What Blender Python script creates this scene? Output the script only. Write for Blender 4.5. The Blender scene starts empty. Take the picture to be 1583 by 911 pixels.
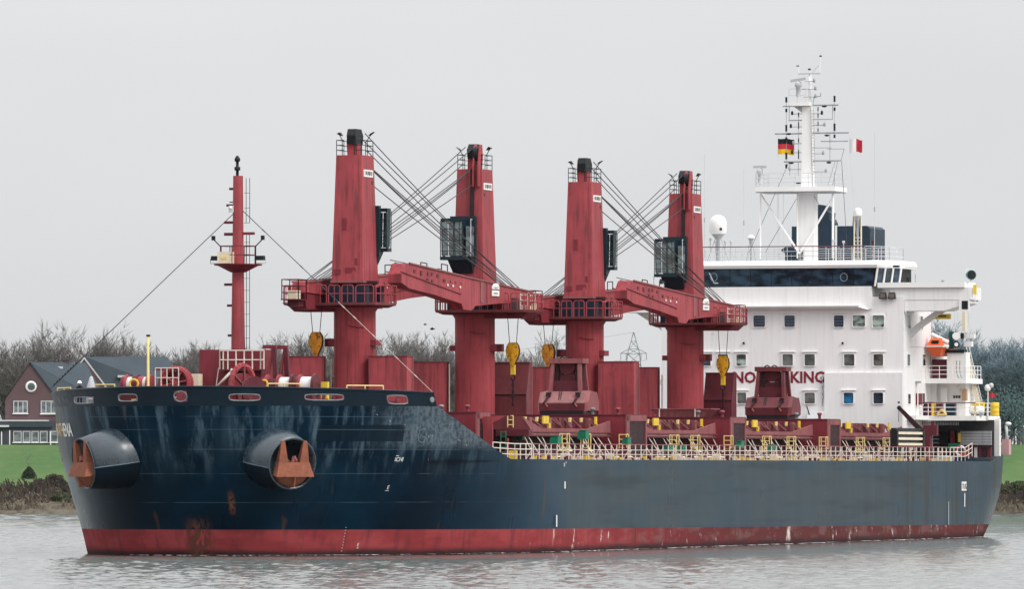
import bpy, math, random
from mathutils import Vector, Matrix
random.seed(7)
HAZE = True
S = bpy.context.scene
COL = S.collection
R = math.radians
# ------------------------------------------------------------------ camera
F_PX, D1 = 12550.0, 565.6             # focal length in photo pixels; metres to the foremost crane
X1 = -243 * D1 / F_PX
CAM_Z = 6.0
TH = R(72.83)
CT, ST = math.cos(TH), math.sin(TH)
cam_d = bpy.data.cameras.new('camera')
cam = bpy.data.objects.new('camera', cam_d)
COL.objects.link(cam)
cam.location = (0, 0, CAM_Z)
cam.rotation_euler = (R(90), 0, 0)
cam_d.sensor_width = 36
cam_d.lens = 36 * F_PX / 1583
cam_d.shift_y = (720 - 455.5) / 1583
cam_d.clip_start = 5
cam_d.clip_end = 20000
S.camera = cam
# ------------------------------------------------------------------ sky, sun, exposure
SUN_EL, SUN_ROT = R(40), R(128)
W = bpy.data.worlds.new('World')
S.world = W
W.use_nodes = True
wn, wl = W.node_tree.nodes, W.node_tree.links
wn.clear()
wo = wn.new('ShaderNodeOutputWorld')
bg = wn.new('ShaderNodeBackground')
sky = wn.new('ShaderNodeTexSky')
sky.sky_type = 'NISHITA'
sky.sun_disc = False
sky.sun_elevation = SUN_EL
sky.sun_rotation = SUN_ROT
sky.dust_density = 4
hsv = wn.new('ShaderNodeHueSaturation')
hsv.inputs['Saturation'].default_value = 0.12
wl.new(sky.outputs[0], hsv.inputs['Color'])
# overcast: the clear sky is veiled by an even cloud layer, brighter overhead
tc = wn.new('ShaderNodeTexCoord')
sp = wn.new('ShaderNodeSeparateXYZ')
wl.new(tc.outputs['Generated'], sp.inputs[0])
rp = wn.new('ShaderNodeValToRGB')
rp.color_ramp.elements[0].position = 0.0
rp.color_ramp.elements[0].color = (5.3, 5.35, 5.42, 1)
rp.color_ramp.elements[1].position = 1.0
rp.color_ramp.elements[1].color = (14.0, 14.4, 15.0, 1)
wl.new(sp.outputs['Z'], rp.inputs[0])
cn = wn.new('ShaderNodeTexNoise')
cm = wn.new('ShaderNodeMapping')
cm.inputs['Scale'].default_value = (5, 5, 16)
wl.new(tc.outputs['Generated'], cm.inputs[0])
wl.new(cm.outputs[0], cn.inputs['Vector'])
cn.inputs['Scale'].default_value = 1.6
cn.inputs['Detail'].default_value = 3
cr = wn.new('ShaderNodeMapRange')
cr.inputs['To Min'].default_value = 0.9
cr.inputs['To Max'].default_value = 1.1
wl.new(cn.outputs[0], cr.inputs['Value'])
vm = wn.new('ShaderNodeVectorMath')
vm.operation = 'SCALE'
wl.new(rp.outputs[0], vm.inputs[0])
wl.new(cr.outputs[0], vm.inputs['Scale'])
mx = wn.new('ShaderNodeMix')
mx.data_type = 'RGBA'
mx.inputs[0].default_value = 0.9
wl.new(hsv.outputs[0], mx.inputs[6])
wl.new(vm.outputs[0], mx.inputs[7])
wl.new(mx.outputs[2], bg.inputs['Color'])
bg.inputs['Strength'].default_value = 0.1
wl.new(bg.outputs[0], wo.inputs['Surface'])
sun_d = bpy.data.lights.new('sun', 'SUN')
sun_d.energy = 1.5
sun_d.angle = R(25)
sun_d.color = (1, 0.96, 0.92)
sun = bpy.data.objects.new('sun', sun_d)
COL.objects.link(sun)
sun_dir = Vector((math.sin(SUN_ROT) * math.cos(SUN_EL), math.cos(SUN_ROT) * math.cos(SUN_EL), math.sin(SUN_EL)))
sun.rotation_euler = sun_dir.to_track_quat('Z', 'Y').to_euler()
sun.location = (0, 0, 300)
S.view_settings.view_transform = 'Standard'
S.view_settings.look = 'None'
S.view_settings.exposure = 0.5
S.view_settings.gamma = 1
S.render.engine = 'CYCLES'
S.cycles.volume_bounces = 0
S.cycles.max_bounces = 6
S.cycles.use_denoising = True

# ------------------------------------------------------------------ materials
class NT:
    def __init__(s, m):
        m.use_nodes = True
        s.n, s.l = m.node_tree.nodes, m.node_tree.links
        s.b = s.n['Principled BSDF']
        s.o = s.n['Material Output']
        s.tc = s.n.new('ShaderNodeTexCoord')
        s.obj = s.tc.outputs['Object']
    def put(s, sock, v):
        if hasattr(v, 'is_linked') or isinstance(v, bpy.types.NodeSocket): s.l.new(v, sock)
        elif isinstance(v, (tuple, list)) and len(v) == 3 and sock.type == 'RGBA': sock.default_value = (*v, 1)
        else: sock.default_value = v
    def map(s, sc, loc=(0, 0, 0), src=None):
        k = s.n.new('ShaderNodeMapping'); k.inputs['Scale'].default_value = sc; k.inputs['Location'].default_value = loc
        s.l.new(src or s.obj, k.inputs[0]); return k.outputs[0]
    def noise(s, vec, scale=1, detail=4, rough=.55, dist=0):
        k = s.n.new('ShaderNodeTexNoise'); s.l.new(vec, k.inputs['Vector'])
        k.inputs['Scale'].default_value = scale; k.inputs['Detail'].default_value = detail
        k.inputs['Roughness'].default_value = rough; k.inputs['Distortion'].default_value = dist
        return k.outputs[0]
    def vor(s, vec, scale=1):
        k = s.n.new('ShaderNodeTexVoronoi'); s.l.new(vec, k.inputs['Vector']); k.inputs['Scale'].default_value = scale
        return k.outputs['Distance']
    def rng(s, v, a, b, c=0., d=1., smooth=True):
        k = s.n.new('ShaderNodeMapRange'); k.interpolation_type = 'SMOOTHSTEP' if smooth else 'LINEAR'
        s.put(k.inputs['Value'], v)
        for nm, x in (('From Min', a), ('From Max', b), ('To Min', c), ('To Max', d)): s.put(k.inputs[nm], x)
        return k.outputs[0]
    def m(s, op, a, b=0., c=0.):
        k = s.n.new('ShaderNodeMath'); k.operation = op
        s.put(k.inputs[0], a); s.put(k.inputs[1], b); s.put(k.inputs[2], c); return k.outputs[0]
    def mix(s, f, a, b, mode='MIX'):
        k = s.n.new('ShaderNodeMix'); k.data_type = 'RGBA'; k.blend_type = mode
        s.put(k.inputs[0], f); s.put(k.inputs[6], a); s.put(k.inputs[7], b); return k.outputs[2]
    def xyz(s, src=None):
        k = s.n.new('ShaderNodeSeparateXYZ'); s.l.new(src or s.obj, k.inputs[0]); return k.outputs
    def bump(s, h, strength=.3, dist=.05):
        k = s.n.new('ShaderNodeBump'); k.inputs['Strength'].default_value = strength; k.inputs['Distance'].default_value = dist
        s.l.new(h, k.inputs['Height']); s.l.new(k.outputs[0], s.b.inputs['Normal'])

MATS = {}
def mat(name, col, rough=.5, var=.18, scale=.6, streak=0., rust=0., rustcol=(.16, .05, .02), dirt=0., spec=.22, metal=0., bump=0.):
    if name in MATS: return MATS[name]
    m = bpy.data.materials.new(name); t = NT(m)
    n1 = t.noise(t.map((1, 1, 1)), scale, 5, .6)
    n2 = t.noise(t.map((1, 1, 1), (3, 7, 1)), scale * 5, 3, .6)
    k = t.rng(t.m('ADD', t.m('MULTIPLY', n1, .7), t.m('MULTIPLY', n2, .3)), .3, .7, 1 - var, 1 + var, False)
    c = t.mix(1., col, t.mix(0., (1, 1, 1), (1, 1, 1)), 'MULTIPLY')
    sc = t.n.new('ShaderNodeVectorMath'); sc.operation = 'SCALE'
    sc.inputs[0].default_value = col; t.l.new(k, sc.inputs['Scale']); c = sc.outputs[0]
    if streak or dirt:
        sv = t.noise(t.map((2.2, 2.2, .12)), 1.6, 5, .6)
        f = t.m('MULTIPLY', t.rng(sv, .45, .68), streak or dirt)
        c = t.mix(f, c, tuple(x * .45 + .012 for x in col) if not dirt else (.2, .15, .11))
    if rust:
        rv = t.noise(t.map((1, 1, .5), (11, 3, 5)), scale * 2.2, 7, .68)
        c = t.mix(t.m('MULTIPLY', t.rng(rv, .68 - rust * .3, .76 - rust * .2), .85), c, rustcol)
    t.put(t.b.inputs['Base Color'], c)
    t.put(t.b.inputs['Roughness'], t.rng(n2, .3, .7, max(.04, rough - .08), min(1, rough + .08)))
    t.b.inputs['Specular IOR Level'].default_value = spec
    t.b.inputs['Metallic'].default_value = metal
    if bump: t.bump(n2, bump, .05)
    MATS[name] = m
    return m

RED = mat('red_paint', (.325, .055, .064), .58, .3, .3, streak=.85, rust=.16, rustcol=(.13, .025, .03))
RED2 = mat('dark_red_paint', (.19, .026, .037), .5, .18, .4, streak=.5, rust=.1, rustcol=(.1, .03, .025))
PINK = mat('faded_red_paint', (.25, .082, .085), .6, .25, .6, streak=.5, rust=.16, rustcol=(.15, .05, .04))
MAROON = mat('maroon_paint', (.11, .02, .028), .5, .22, .6, streak=.5, rust=.1)
BLACKRED = mat('dark_steel_and_shade', (.035, .014, .018), .6, .3, .8)  # near-black red for dark steel, and for shade in doorways and coamings
GRABM = mat('grab_paint', (.15, .036, .042), .5, .25, .9, streak=.4, rust=.2, rustcol=(.11, .04, .03))
GRABP = mat('worn_grab_paint', (.29, .125, .12), .55, .3, 1.2, streak=.5, rust=.28, rustcol=(.17, .07, .05))
WHITE = mat('white_paint', (.79, .775, .765), .45, .03, .25, dirt=.09, rust=.1, rustcol=(.5, .36, .26))
WHITE2 = mat('white_trim', (.8, .79, .77), .45, .03, .5)
CREAM = mat('cream_paint', (.72, .62, .46), .5, .1, 1.)
RAILW = mat('rail_white_paint', (.66, .57, .5), .5, .18, 2., rust=.12, rustcol=(.3, .15, .1))
YEL = mat('yellow_paint', (.72, .5, .05), .45, .15, 1.5, rust=.06)
YELP = mat('pale_yellow_paint', (.72, .56, .22), .5, .15, 1.5)
RUSTY = mat('rusty_yellow_paint', (.46, .19, .015), .55, .4, 1.2, rust=.5, rustcol=(.1, .03, .01))
GREEN = mat('green_paint', (.012, .16, .09), .4, .15, 1.)
NAVY = mat('navy_paint', (.008, .02, .038), .4, .2, .6)
FUNNELM = mat('funnel_blue_paint', (.02, .038, .06), .5, .2, .5, streak=.3)
DKGREEN = mat('dark_cab_paint', (.010, .026, .034), .4, .25, .8)
BLACK = mat('black_steel', (.013, .014, .016), .5, .2, 1.)
ROPEM = mat('wire_rope', (.05, .05, .052), .55, .2, 3.)
HOOKY = mat('hook_block_yellow', (.68, .36, .02), .5, .3, 1.6, rust=.34, rustcol=(.16, .06, .015))
ROPEW = mat('pale_rope', (.5, .47, .42), .8, .2, 3.)
GREY = mat('grey_paint', (.33, .34, .36), .5, .12, .8, streak=.3)
LGREY = mat('light_grey_paint', (.55, .55, .56), .5, .08, .8)
RUSTA = mat('anchor_rust', (.25, .085, .048), .75, .35, 1.3, rust=.35, rustcol=(.16, .075, .06), streak=.4, bump=.3)
DECKM = mat('deck_paint', (.075, .026, .028), .7, .2, .4, rust=.1)
ORANGE = mat('orange_lifeboat_paint', (.72, .12, .03), .4, .1, .8)
SKIN = mat('skin', (.42, .24, .17), .6, .08, 3.)
CLOTH = mat('dark_cloth', (.015, .018, .024), .8, .2, 4.)
FLAGK = mat('flag_black', (.012, .014, .014), .8, .1, 2.)
FLAGR = mat('flag_red', (.5, .03, .05), .8, .1, 2.)
FLAGY = mat('flag_gold', (.7, .42, .02), .8, .1, 2.)
FLAGW = mat('flag_white', (.68, .67, .66), .8, .06, 2.)
WTEXT = mat('white_lettering', (.72, .72, .68), .6, .15, 3.)
WTEXTR = mat('rusty_white_lettering', (.62, .5, .36), .6, .3, 1.6, rust=.3, rustcol=(.3, .13, .04))
RTEXT = mat('dark_red_lettering', (.2, .016, .03), .5, .1, 2.)
KTEXT = mat('black_lettering', (.02, .02, .02), .6, .1, 2.)
BRICKH = mat('house_brick', (.115, .07, .075), .8, .12, .5)
BRICKP = mat('pale_house_brick', (.19, .12, .12), .8, .12, .5)
SLATE = mat('slate_roof', (.045, .06, .074), .7, .15, .4)
GREYW = mat('grey_render', (.075, .08, .1), .8, .12, .4)

def glass(name, col, rough=.06, spec=.6, var=.5):
    m = bpy.data.materials.new(name); t = NT(m)
    n = t.noise(t.map((.7, .7, 1.5)), 1.1, 3, .5)
    t.put(t.b.inputs['Base Color'], t.mix(t.rng(n, .35, .65), tuple(x * (1 - var) for x in col), tuple(x * (1 + var) for x in col)))
    t.b.inputs['Roughness'].default_value = rough
    t.b.inputs['Specular IOR Level'].default_value = spec
    MATS[name] = m; return m
GLASS = glass('dark_window_glass', (.02, .03, .042), .08)
GLASSB = glass('bridge_glass', (.02, .04, .062), .1, .35, .65)
GLASSG = glass('curtained_window_glass', (.09, .092, .085), .12)
GLASSF = glass('frosted_window_glass', (.2, .25, .22), .2, .5, .9)
GLASSU = glass('bluish_window_glass', (.015, .1, .2), .12, .5, .7)  # pane with a plain bluish base colour
GLASSC = glass('cab_glass', (.12, .16, .165), .06, .9)
GLASSH = glass('house_window_glass', (.12, .14, .15), .1, .6)
# ------------------------------------------------------------------ mesh helpers
class MB:
    """collects shapes and links them as ONE mesh object"""
    def __init__(s): s.v, s.f, s.mi, s.sm, s.mats = [], [], [], [], []
    def _m(s, m):
        if m not in s.mats: s.mats.append(m)
        return s.mats.index(m)
    def add(s, vs, fs, m, smooth=False):
        o = len(s.v); s.v += [tuple(p) for p in vs]; k = s._m(m)
        for f in fs: s.f.append(tuple(i + o for i in f)); s.mi.append(k); s.sm.append(smooth)
    def box(s, c, d, m, rz=0, taper=None):
        x, y, z = d[0] / 2, d[1] / 2, d[2] / 2; tx, ty = taper or (1, 1)
        vs = [(sx * x * (tx if sz > 0 else 1), sy * y * (ty if sz > 0 else 1), sz * z) for sz in (-1, 1) for sx, sy in ((-1, -1), (1, -1), (1, 1), (-1, 1))]
        cr, sr = math.cos(rz), math.sin(rz)
        vs = [(c[0] + a * cr - b * sr, c[1] + a * sr + b * cr, c[2] + q) for a, b, q in vs]
        s.add(vs, [(3, 2, 1, 0), (4, 5, 6, 7), (0, 1, 5, 4), (1, 2, 6, 5), (2, 3, 7, 6), (3, 0, 4, 7)], m)
    def bx(s, x0, x1, y0, y1, z0, z1, m): s.box(((x0 + x1) / 2, (y0 + y1) / 2, (z0 + z1) / 2), (x1 - x0, y1 - y0, z1 - z0), m)
    def tube(s, p, q, r, m, n=6, r2=None, caps=True):
        p, q = Vector(p), Vector(q); d = (q - p)
        if d.length < 1e-6: return
        d.normalize(); u = d.orthogonal().normalized(); w = d.cross(u); r2 = r if r2 is None else r2
        vs = []
        for c, rr in ((p, r), (q, r2)):
            for i in range(n):
                a = 2 * math.pi * i / n; vs.append(c + (u * math.cos(a) + w * math.sin(a)) * rr)
        fs = [(i, (i + 1) % n, n + (i + 1) % n, n + i) for i in range(n)]
        if caps: fs += [tuple(range(n - 1, -1, -1)), tuple(range(n, 2 * n))]
        s.add(vs, fs, m, n > 6)
    def path(s, pts, r, m, n=6):
        for a, b in zip(pts, pts[1:]): s.tube(a, b, r, m, n)
    def lathe(s, prof, c, m, n=20, axis=(0, 0, 1), smooth=True):
        ax = Vector(axis).normalized(); u = ax.orthogonal().normalized(); w = ax.cross(u); c = Vector(c); vs, fs = [], []
        for r, h in prof:
            for i in range(n):
                a = 2 * math.pi * i / n; vs.append(c + ax * h + (u * math.cos(a) + w * math.sin(a)) * r)
        for j in range(len(prof) - 1):
            for i in range(n): fs.append((j * n + i, j * n + (i + 1) % n, (j + 1) * n + (i + 1) % n, (j + 1) * n + i))
        s.add(vs, fs, m, smooth)
        s.add(vs[:n], [tuple(range(n - 1, -1, -1))], m); s.add(vs[-n:], [tuple(range(n))], m)
    def prism(s, poly, y0, y1, m, plane='xz'):
        """poly in a plane, extruded along the third axis"""
        def P(a, b, t): return {'xz': (a, t, b), 'yz': (t, a, b), 'xy': (a, b, t)}[plane]
        n = len(poly); vs = [P(a, b, y0) for a, b in poly] + [P(a, b, y1) for a, b in poly]
        s.add(vs, [tuple(range(n - 1, -1, -1)), tuple(range(n, 2 * n))] + [(i, (i + 1) % n, n + (i + 1) % n, n + i) for i in range(n)], m)
    def hull2(s, bot, top, m):
        """frustum between two loops of equal length"""
        n = len(bot); s.add(list(bot) + list(top), [tuple(range(n - 1, -1, -1)), tuple(range(n, 2 * n))] + [(i, (i + 1) % n, n + (i + 1) % n, n + i) for i in range(n)], m)
    def sphere(s, c, r, m, n=12, sc=(1, 1, 1)):
        vs, fs = [], []; h = n // 2
        for j in range(1, h):
            t = math.pi * j / h
            for i in range(n):
                a = 2 * math.pi * i / n; vs.append((c[0] + r * sc[0] * math.sin(t) * math.cos(a), c[1] + r * sc[1] * math.sin(t) * math.sin(a), c[2] + r * sc[2] * math.cos(t)))
        k = len(vs); vs += [(c[0], c[1], c[2] + r * sc[2]), (c[0], c[1], c[2] - r * sc[2])]
        for j in range(h - 2):
            for i in range(n): fs.append((j * n + i, (j + 1) * n + i, (j + 1) * n + (i + 1) % n, j * n + (i + 1) % n))
        for i in range(n): fs.append((k, i, (i + 1) % n)); fs.append((k + 1, (h - 2) * n + (i + 1) % n, (h - 2) * n + i))
        s.add(vs, fs, m, True)
    def mesh(s, name):
        me = bpy.data.meshes.new(name); me.from_pydata(s.v, [], s.f)
        for m in s.mats: me.materials.append(m)
        me.polygons.foreach_set('material_index', s.mi); me.polygons.foreach_set('use_smooth', s.sm); me.update()
        return me
    def build(s, name, parent=None, loc=None):
        return ob(name, s.mesh(name), parent, loc)

def ob(name, data, parent=None, loc=None, rz=0):
    o = bpy.data.objects.new(name, data); COL.objects.link(o)
    if parent: o.parent = parent
    if loc: o.location = loc
    if rz: o.rotation_euler = (0, 0, rz)
    return o
def empty(name, parent=None, loc=(0, 0, 0), rz=0):
    o = ob(name, None, parent, loc, rz); o.empty_display_size = .5; return o
def tag(o, label, cat, group=None, kind=None):
    if label: o['label'] = label
    if cat: o['category'] = cat
    if group: o['group'] = group
    if kind: o['kind'] = kind
    return o
def structure(o): o['kind'] = 'structure'; return o
def copy_tree(o, parent=None):
    c = o.copy(); COL.objects.link(c); c.parent = parent
    for ch in list(o.children): copy_tree(ch, c)
    return c
def box_part(name, parent, x0, x1, y0, y1, z0, z1, m):
    b = MB(); b.bx(x0, x1, y0, y1, z0, z1, m); return b.build(name, parent)
def text_mesh(txt, size, m, bold=0., sx=1.):
    c = bpy.data.curves.new('lettering', 'FONT'); c.body = txt; c.size = size; c.offset = bold; c.extrude = .012; c.resolution_u = 2
    o = bpy.data.objects.new('lettering', c); COL.objects.link(o)
    me = bpy.data.meshes.new_from_object(o.evaluated_get(bpy.context.evaluated_depsgraph_get()))
    bpy.data.objects.remove(o); bpy.data.curves.remove(c)
    for v in me.vertices: v.co.x *= sx
    me.materials.clear(); me.materials.append(m); return me
def rail_run(b, pts, h, m, bars=3, r=.025, step=1.5):
    """handrail: posts and level bars along a polyline at deck height"""
    for p, q in zip(pts, pts[1:]):
        p, q = Vector(p), Vector(q); L = (q - p).length; n = max(1, round(L / step))
        for k in range(n + 1):
            c = p.lerp(q, k / n); b.tube(c, c + Vector((0, 0, h)), r * 1.1, m, 5)
        for j in range(bars):
            up = Vector((0, 0, h * (j + 1) / bars)); b.tube(p + up, q + up, r, m, 5)

# ship coordinates: x forward, y to port, z up from the water; the origin sits under the foremost crane
SHIP_RZ = math.atan2(-ST, -CT)
ship = empty('cargo_ship', None, (X1, D1, 0), SHIP_RZ)
tag(ship, 'dark blue bulk carrier with four red deck cranes and a white bridge block', 'ship')
SHIP_M = Matrix.Translation((X1, D1, 0)) @ Matrix.Rotation(SHIP_RZ, 4, 'Z')
def top(name, loc, label, cat, group=None, rz=0):
    """a thing standing on or hanging from the ship, placed in ship coordinates but top-level"""
    o = ob(name, None); o.location = SHIP_M @ Vector(loc); o.rotation_euler = (0, 0, SHIP_RZ + rz)
    return tag(o, label, cat, group)
def proj(a, b, z):
    X = X1 - CT * a + ST * b; Y = D1 - ST * a - CT * b
    return 791.5 + F_PX * X / Y, 720 - F_PX * (z - CAM_Z) / Y
def on_a(px, py, a):      # measured point of the photograph on the cross-section a -> (b, z)
    u = px - 791.5
    b = (F_PX * (X1 - a * CT) - u * (D1 - a * ST)) / (-u * CT - F_PX * ST)
    return b, CAM_Z + (720 - py) * (D1 - ST * a - CT * b) / F_PX
def on_b(px, py, b):      # the same on the longitudinal plane b -> (a, z)
    u = px - 791.5
    a = (F_PX * (X1 + b * ST) - u * (D1 - b * CT)) / (-u * ST + F_PX * CT)
    return a, CAM_Z + (720 - py) * (D1 - ST * a - CT * b) / F_PX

# ------------------------------------------------------------------ hull
BOW = [(-3, -6, 31.8), (.2, -1.5, 33), (1.7, .3, 33.5), (3.45, 3.3, 34), (5.15, 5.9, 34.6), (7.3, 8.5, 35.3), (9.9, 9.1, 36), (11.2, 11, 36.3)]
STERN = [(-3, 50.), (0, 52.7), (1, 53.3), (1.65, 53.7), (3.1, 54.3), (4.6, 54.7), (7.2, 54.95), (9, 54.95)]
def lerp_tab(tab, z, k):
    for p, q in zip(tab, tab[1:]):
        if z <= q[0] or q is tab[-1]:
            f = min(1, max(0, (z - p[0]) / (q[0] - p[0]))); return p[k] + (q[k] - p[k]) * f
    return tab[0][k]
HB = 16.0
def bow_pt(phi, z):       # phi 0 at the shoulder, 90 deg at the stem
    a0, st = lerp_tab(BOW, z, 1), lerp_tab(BOW, z, 2)
    return a0 + (st - a0) * math.sin(phi), HB * math.cos(phi)
def half_beam(a, z):
    a0, st = lerp_tab(BOW, z, 1), lerp_tab(BOW, z, 2)
    if a <= a0: return HB
    u = min(1, (a - a0) / (st - a0)); return HB * math.sqrt(max(0, 1 - u * u))
def stern_pt(phi, z):
    I = lerp_tab(STERN, z, 1)             # keeps the port quarter's outline where it belongs
    L = 25.0; a0 = (math.sqrt(HB * HB + (.309 * L) ** 2) - I) / .309
    return a0 - L * math.sin(phi), HB * math.cos(phi)
PHI_F, PHI_S = math.asin(.535), math.asin(.225)   # forecastle break and foot of the sloped bulwark
def z_top(kind, phi, a):
    if kind == 'bow':
        if phi >= PHI_F - 1e-6: return 9.93
        if phi <= PHI_S: return 6.42
        t = (phi - PHI_S) / (PHI_F - PHI_S); return 6.42 + (9.93 - 6.42) * t ** 1.05
    if kind == 'mid':
        return 6.40 - .06 * (1 - (a + 112) / 115) if a > -109 else 6.34
    return 6.34 + .35 * min(1, phi / .12) + .42 * min(1, phi / .7)
cols = []
PH_T = 1.0
for k in range(14): cols.append(('stern', PH_T * (1 - k / 13), None))
cols[-1] = ('stern', 0.0, None)
for k in range(1, 31): cols.append(('mid', 0, k / 31))
bl = sorted([PHI_S * k / 5 for k in range(6)] + [PHI_S + (PHI_F - PHI_S) * k / 8 for k in range(1, 9)] + [PHI_F + (math.pi / 2 - PHI_F) * k / 26 for k in range(1, 27)])
for p in bl: cols.append(('bow', p, None))
NZ = 22
def hull_col(c):
    kind, phi, t = c; out = []
    for j in range(NZ + 1):
        v = j / NZ
        if kind == 'mid':
            for _ in range(1):
                a_mid = -112 + t * 121; zt = z_top('mid', 0, a_mid); z = -2.5 + (zt + 2.5) * v
                s0 = stern_pt(0, z)[0]; b0 = bow_pt(0, z)[0]; out.append((s0 + (b0 - s0) * t, HB, z))
        else:
            zt = z_top(kind, phi, 0); z = -2.5 + (zt + 2.5) * v
            a, b = (bow_pt if kind == 'bow' else stern_pt)(phi, z); out.append((a, b, z))
    return out
port = [hull_col(c) for c in cols]
grid = port + [[(a, -b, z) for a, b, z in c] for c in reversed(port[:-1])]
hv = [p for c in grid for p in c]; n1 = NZ + 1; hf = []
for i in range(len(grid) - 1):
    for j in range(NZ): hf.append((i * n1 + j, (i + 1) * n1 + j, (i + 1) * n1 + j + 1, i * n1 + j + 1))
for j in range(NZ):                       # transom
    q = (len(grid) - 1) * n1; hf.append((q + j, j, j + 1, q + j + 1))

HULLM = bpy.data.materials.new('hull_paint'); t = NT(HULLM)
X, Y, Z = t.xyz()
big = t.noise(t.map((.12, .12, .25)), 1, 5, .6)
st1 = t.noise(t.map((1.3, 1.3, .06)), 1.0, 6, .62)
st2 = t.noise(t.map((.35, .35, .05), (4, 9, 2)), 1.0, 4, .55)
fine = t.noise(t.map((1, 1, 1)), 3.0, 6, .65)
bowm = t.rng(X, 6, 22)                     # older, more worn plating forward
navy = t.mix(t.rng(big, .35, .68), (.0002, .0065, .016), (.001, .0165, .034))
blue = t.mix(t.rng(big, .35, .68), (.007, .033, .060), (.013, .043, .074))
c = t.mix(t.rng(X, 2, 24), blue, navy)  # same paint throughout; the paler blue aft has grazing sky sheen in its colour
upper = t.m('MULTIPLY', t.rng(Z, 4.2, 8.5), bowm)
c = t.mix(t.m('MULTIPLY', t.m('MULTIPLY', t.rng(st1, .47, .72), upper), .7), c, (.10, .16, .205))
c = t.mix(t.m('MULTIPLY', t.m('MULTIPLY', t.rng(st2, .5, .7), upper), .4), c, (.045, .085, .115))
stb = t.rng(Y, -8, -13)                    # starboard bow is chalked pale low down
c = t.mix(t.m('MULTIPLY', t.m('MULTIPLY', stb, t.rng(Z, 7.0, 5.2)), t.rng(st1, .33, .6, .35, .95)), c, (.13, .17, .19))
# scraped shoulder where tugs push
sh = t.m('MULTIPLY', t.m('MULTIPLY', t.rng(X, 13, 17), t.rng(X, 30, 24)), t.m('MULTIPLY', t.rng(Z, 6.9, 7.6), t.rng(Y, 8, 11)))
c = t.mix(t.m('MULTIPLY', sh, t.rng(fine, .40, .6, .25, .75)), c, (.115, .145, .165))
scr = t.noise(t.map((1.6, 1.6, 2.6), (2, 2, 7)), 1.2, 8, .7, .6)
c = t.mix(t.m('MULTIPLY', sh, t.rng(scr, .63, .68)), c, (.5, .52, .52))
scr2 = t.m('MULTIPLY', t.m('MULTIPLY', t.rng(Y, 3, 8), t.rng(Z, 8.2, 8.9)), bowm)
c = t.mix(t.m('MULTIPLY', scr2, t.rng(scr, .66, .71)), c, (.4, .44, .46))
# overpainted name on the port bow
def band(v, a, b, e=.06): return t.m('MULTIPLY', t.rng(v, a, a + e), t.rng(v, b, b - e))
patch = t.m('MULTIPLY', t.m('MULTIPLY', band(Z, 7.55, 8.7), band(X, 26.2, 32.0, .1)), t.rng(Y, 4, 5))
c = t.mix(t.m('MULTIPLY', patch, .9), c, (.0025, .010, .019))
patch2 = t.m('MULTIPLY', t.m('MULTIPLY', band(Z, 1.6, 5.65, .05), band(X, -86, 1.8, .3)), t.rng(Y, 14, 15))
c = t.mix(t.m('MULTIPLY', patch2, .6), c, (.026, .046, .058))
# welds
def weld(z0): return t.rng(t.m('ABSOLUTE', t.m('SUBTRACT', Z, z0)), .035, .012)
wl_ = weld(8.35)
for z0 in (7.05, 5.45, 3.55, 9.2): wl_ = t.m('MAXIMUM', wl_, weld(z0))
wb = t.noise(t.map((.25, .25, .3), (3, 1, 8)), 1, 2, .5)
c = t.mix(t.m('MULTIPLY', t.m('MULTIPLY', wl_, t.rng(wb, .42, .58)), t.m('MULTIPLY', bowm, .42)), c, (.09, .14, .18))
vw = t.m('ABSOLUTE', t.m('SUBTRACT', t.m('FRACT', t.m('MULTIPLY', X, 1 / 9.1)), .5))
seam = t.m('MAXIMUM', t.rng(vw, .006, .002), t.m('MAXIMUM', weld(3.3), weld(5.0)))
c = t.mix(t.m('MULTIPLY', t.m('MULTIPLY', seam, t.rng(wb, .4, .6)), t.m('MULTIPLY', t.rng(X, 6, -6), .35)), c, (.012, .022, .032))
c = t.mix(t.m('MULTIPLY', t.m('MULTIPLY', t.rng(st1, .5, .7), t.rng(X, 4, -8)), .35), c, (.03, .042, .05))
cell = t.n.new('ShaderNodeCombineXYZ'); t.l.new(t.m('FLOOR', t.m('MULTIPLY', X, 1 / 9.1)), cell.inputs[0]); t.l.new(t.m('FLOOR', t.m('MULTIPLY', t.m('ADD', Z, .1), 1 / 1.7)), cell.inputs[2])
wnz = t.n.new('ShaderNodeTexWhiteNoise'); t.l.new(cell.outputs[0], wnz.inputs['Vector'])
plate = t.m('MULTIPLY', t.rng(X, 8, -4), t.m('MULTIPLY', wnz.outputs[0], .75))
c = t.mix(plate, c, (.03, .043, .052))
smear = t.noise(t.map((.06, .06, .9), (3, 0, 4)), 1, 4, .6)
c = t.mix(t.m('MULTIPLY', t.m('MULTIPLY', t.rng(smear, .5, .66), t.rng(X, 4, -8)), .8), c, (.010, .022, .034))
# rust runs
rr = t.noise(t.map((.8, .8, .03), (9, 4, 0)), 1.0, 5, .6)
c = t.mix(t.m('MULTIPLY', t.rng(rr, .64, .72), .5), c, (.085, .04, .025))
aft = t.rng(X, -84, -92)
c = t.mix(t.m('MULTIPLY', t.m('MULTIPLY', aft, t.rng(st1, .5, .62)), .75), c, (.012, .015, .019))
rs = t.m('MULTIPLY', t.m('MULTIPLY', t.rng(t.m('ABSOLUTE', t.m('SUBTRACT', Y, 2.6)), .3, .02), t.rng(Z, 2.6, 3.2)), t.m('MULTIPLY', t.rng(Z, 4.6, 3.6), t.rng(fine, .35, .6)))
c = t.mix(t.m('MULTIPLY', t.m('MULTIPLY', rs, bowm), .9), c, (.2, .075, .03))
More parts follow.
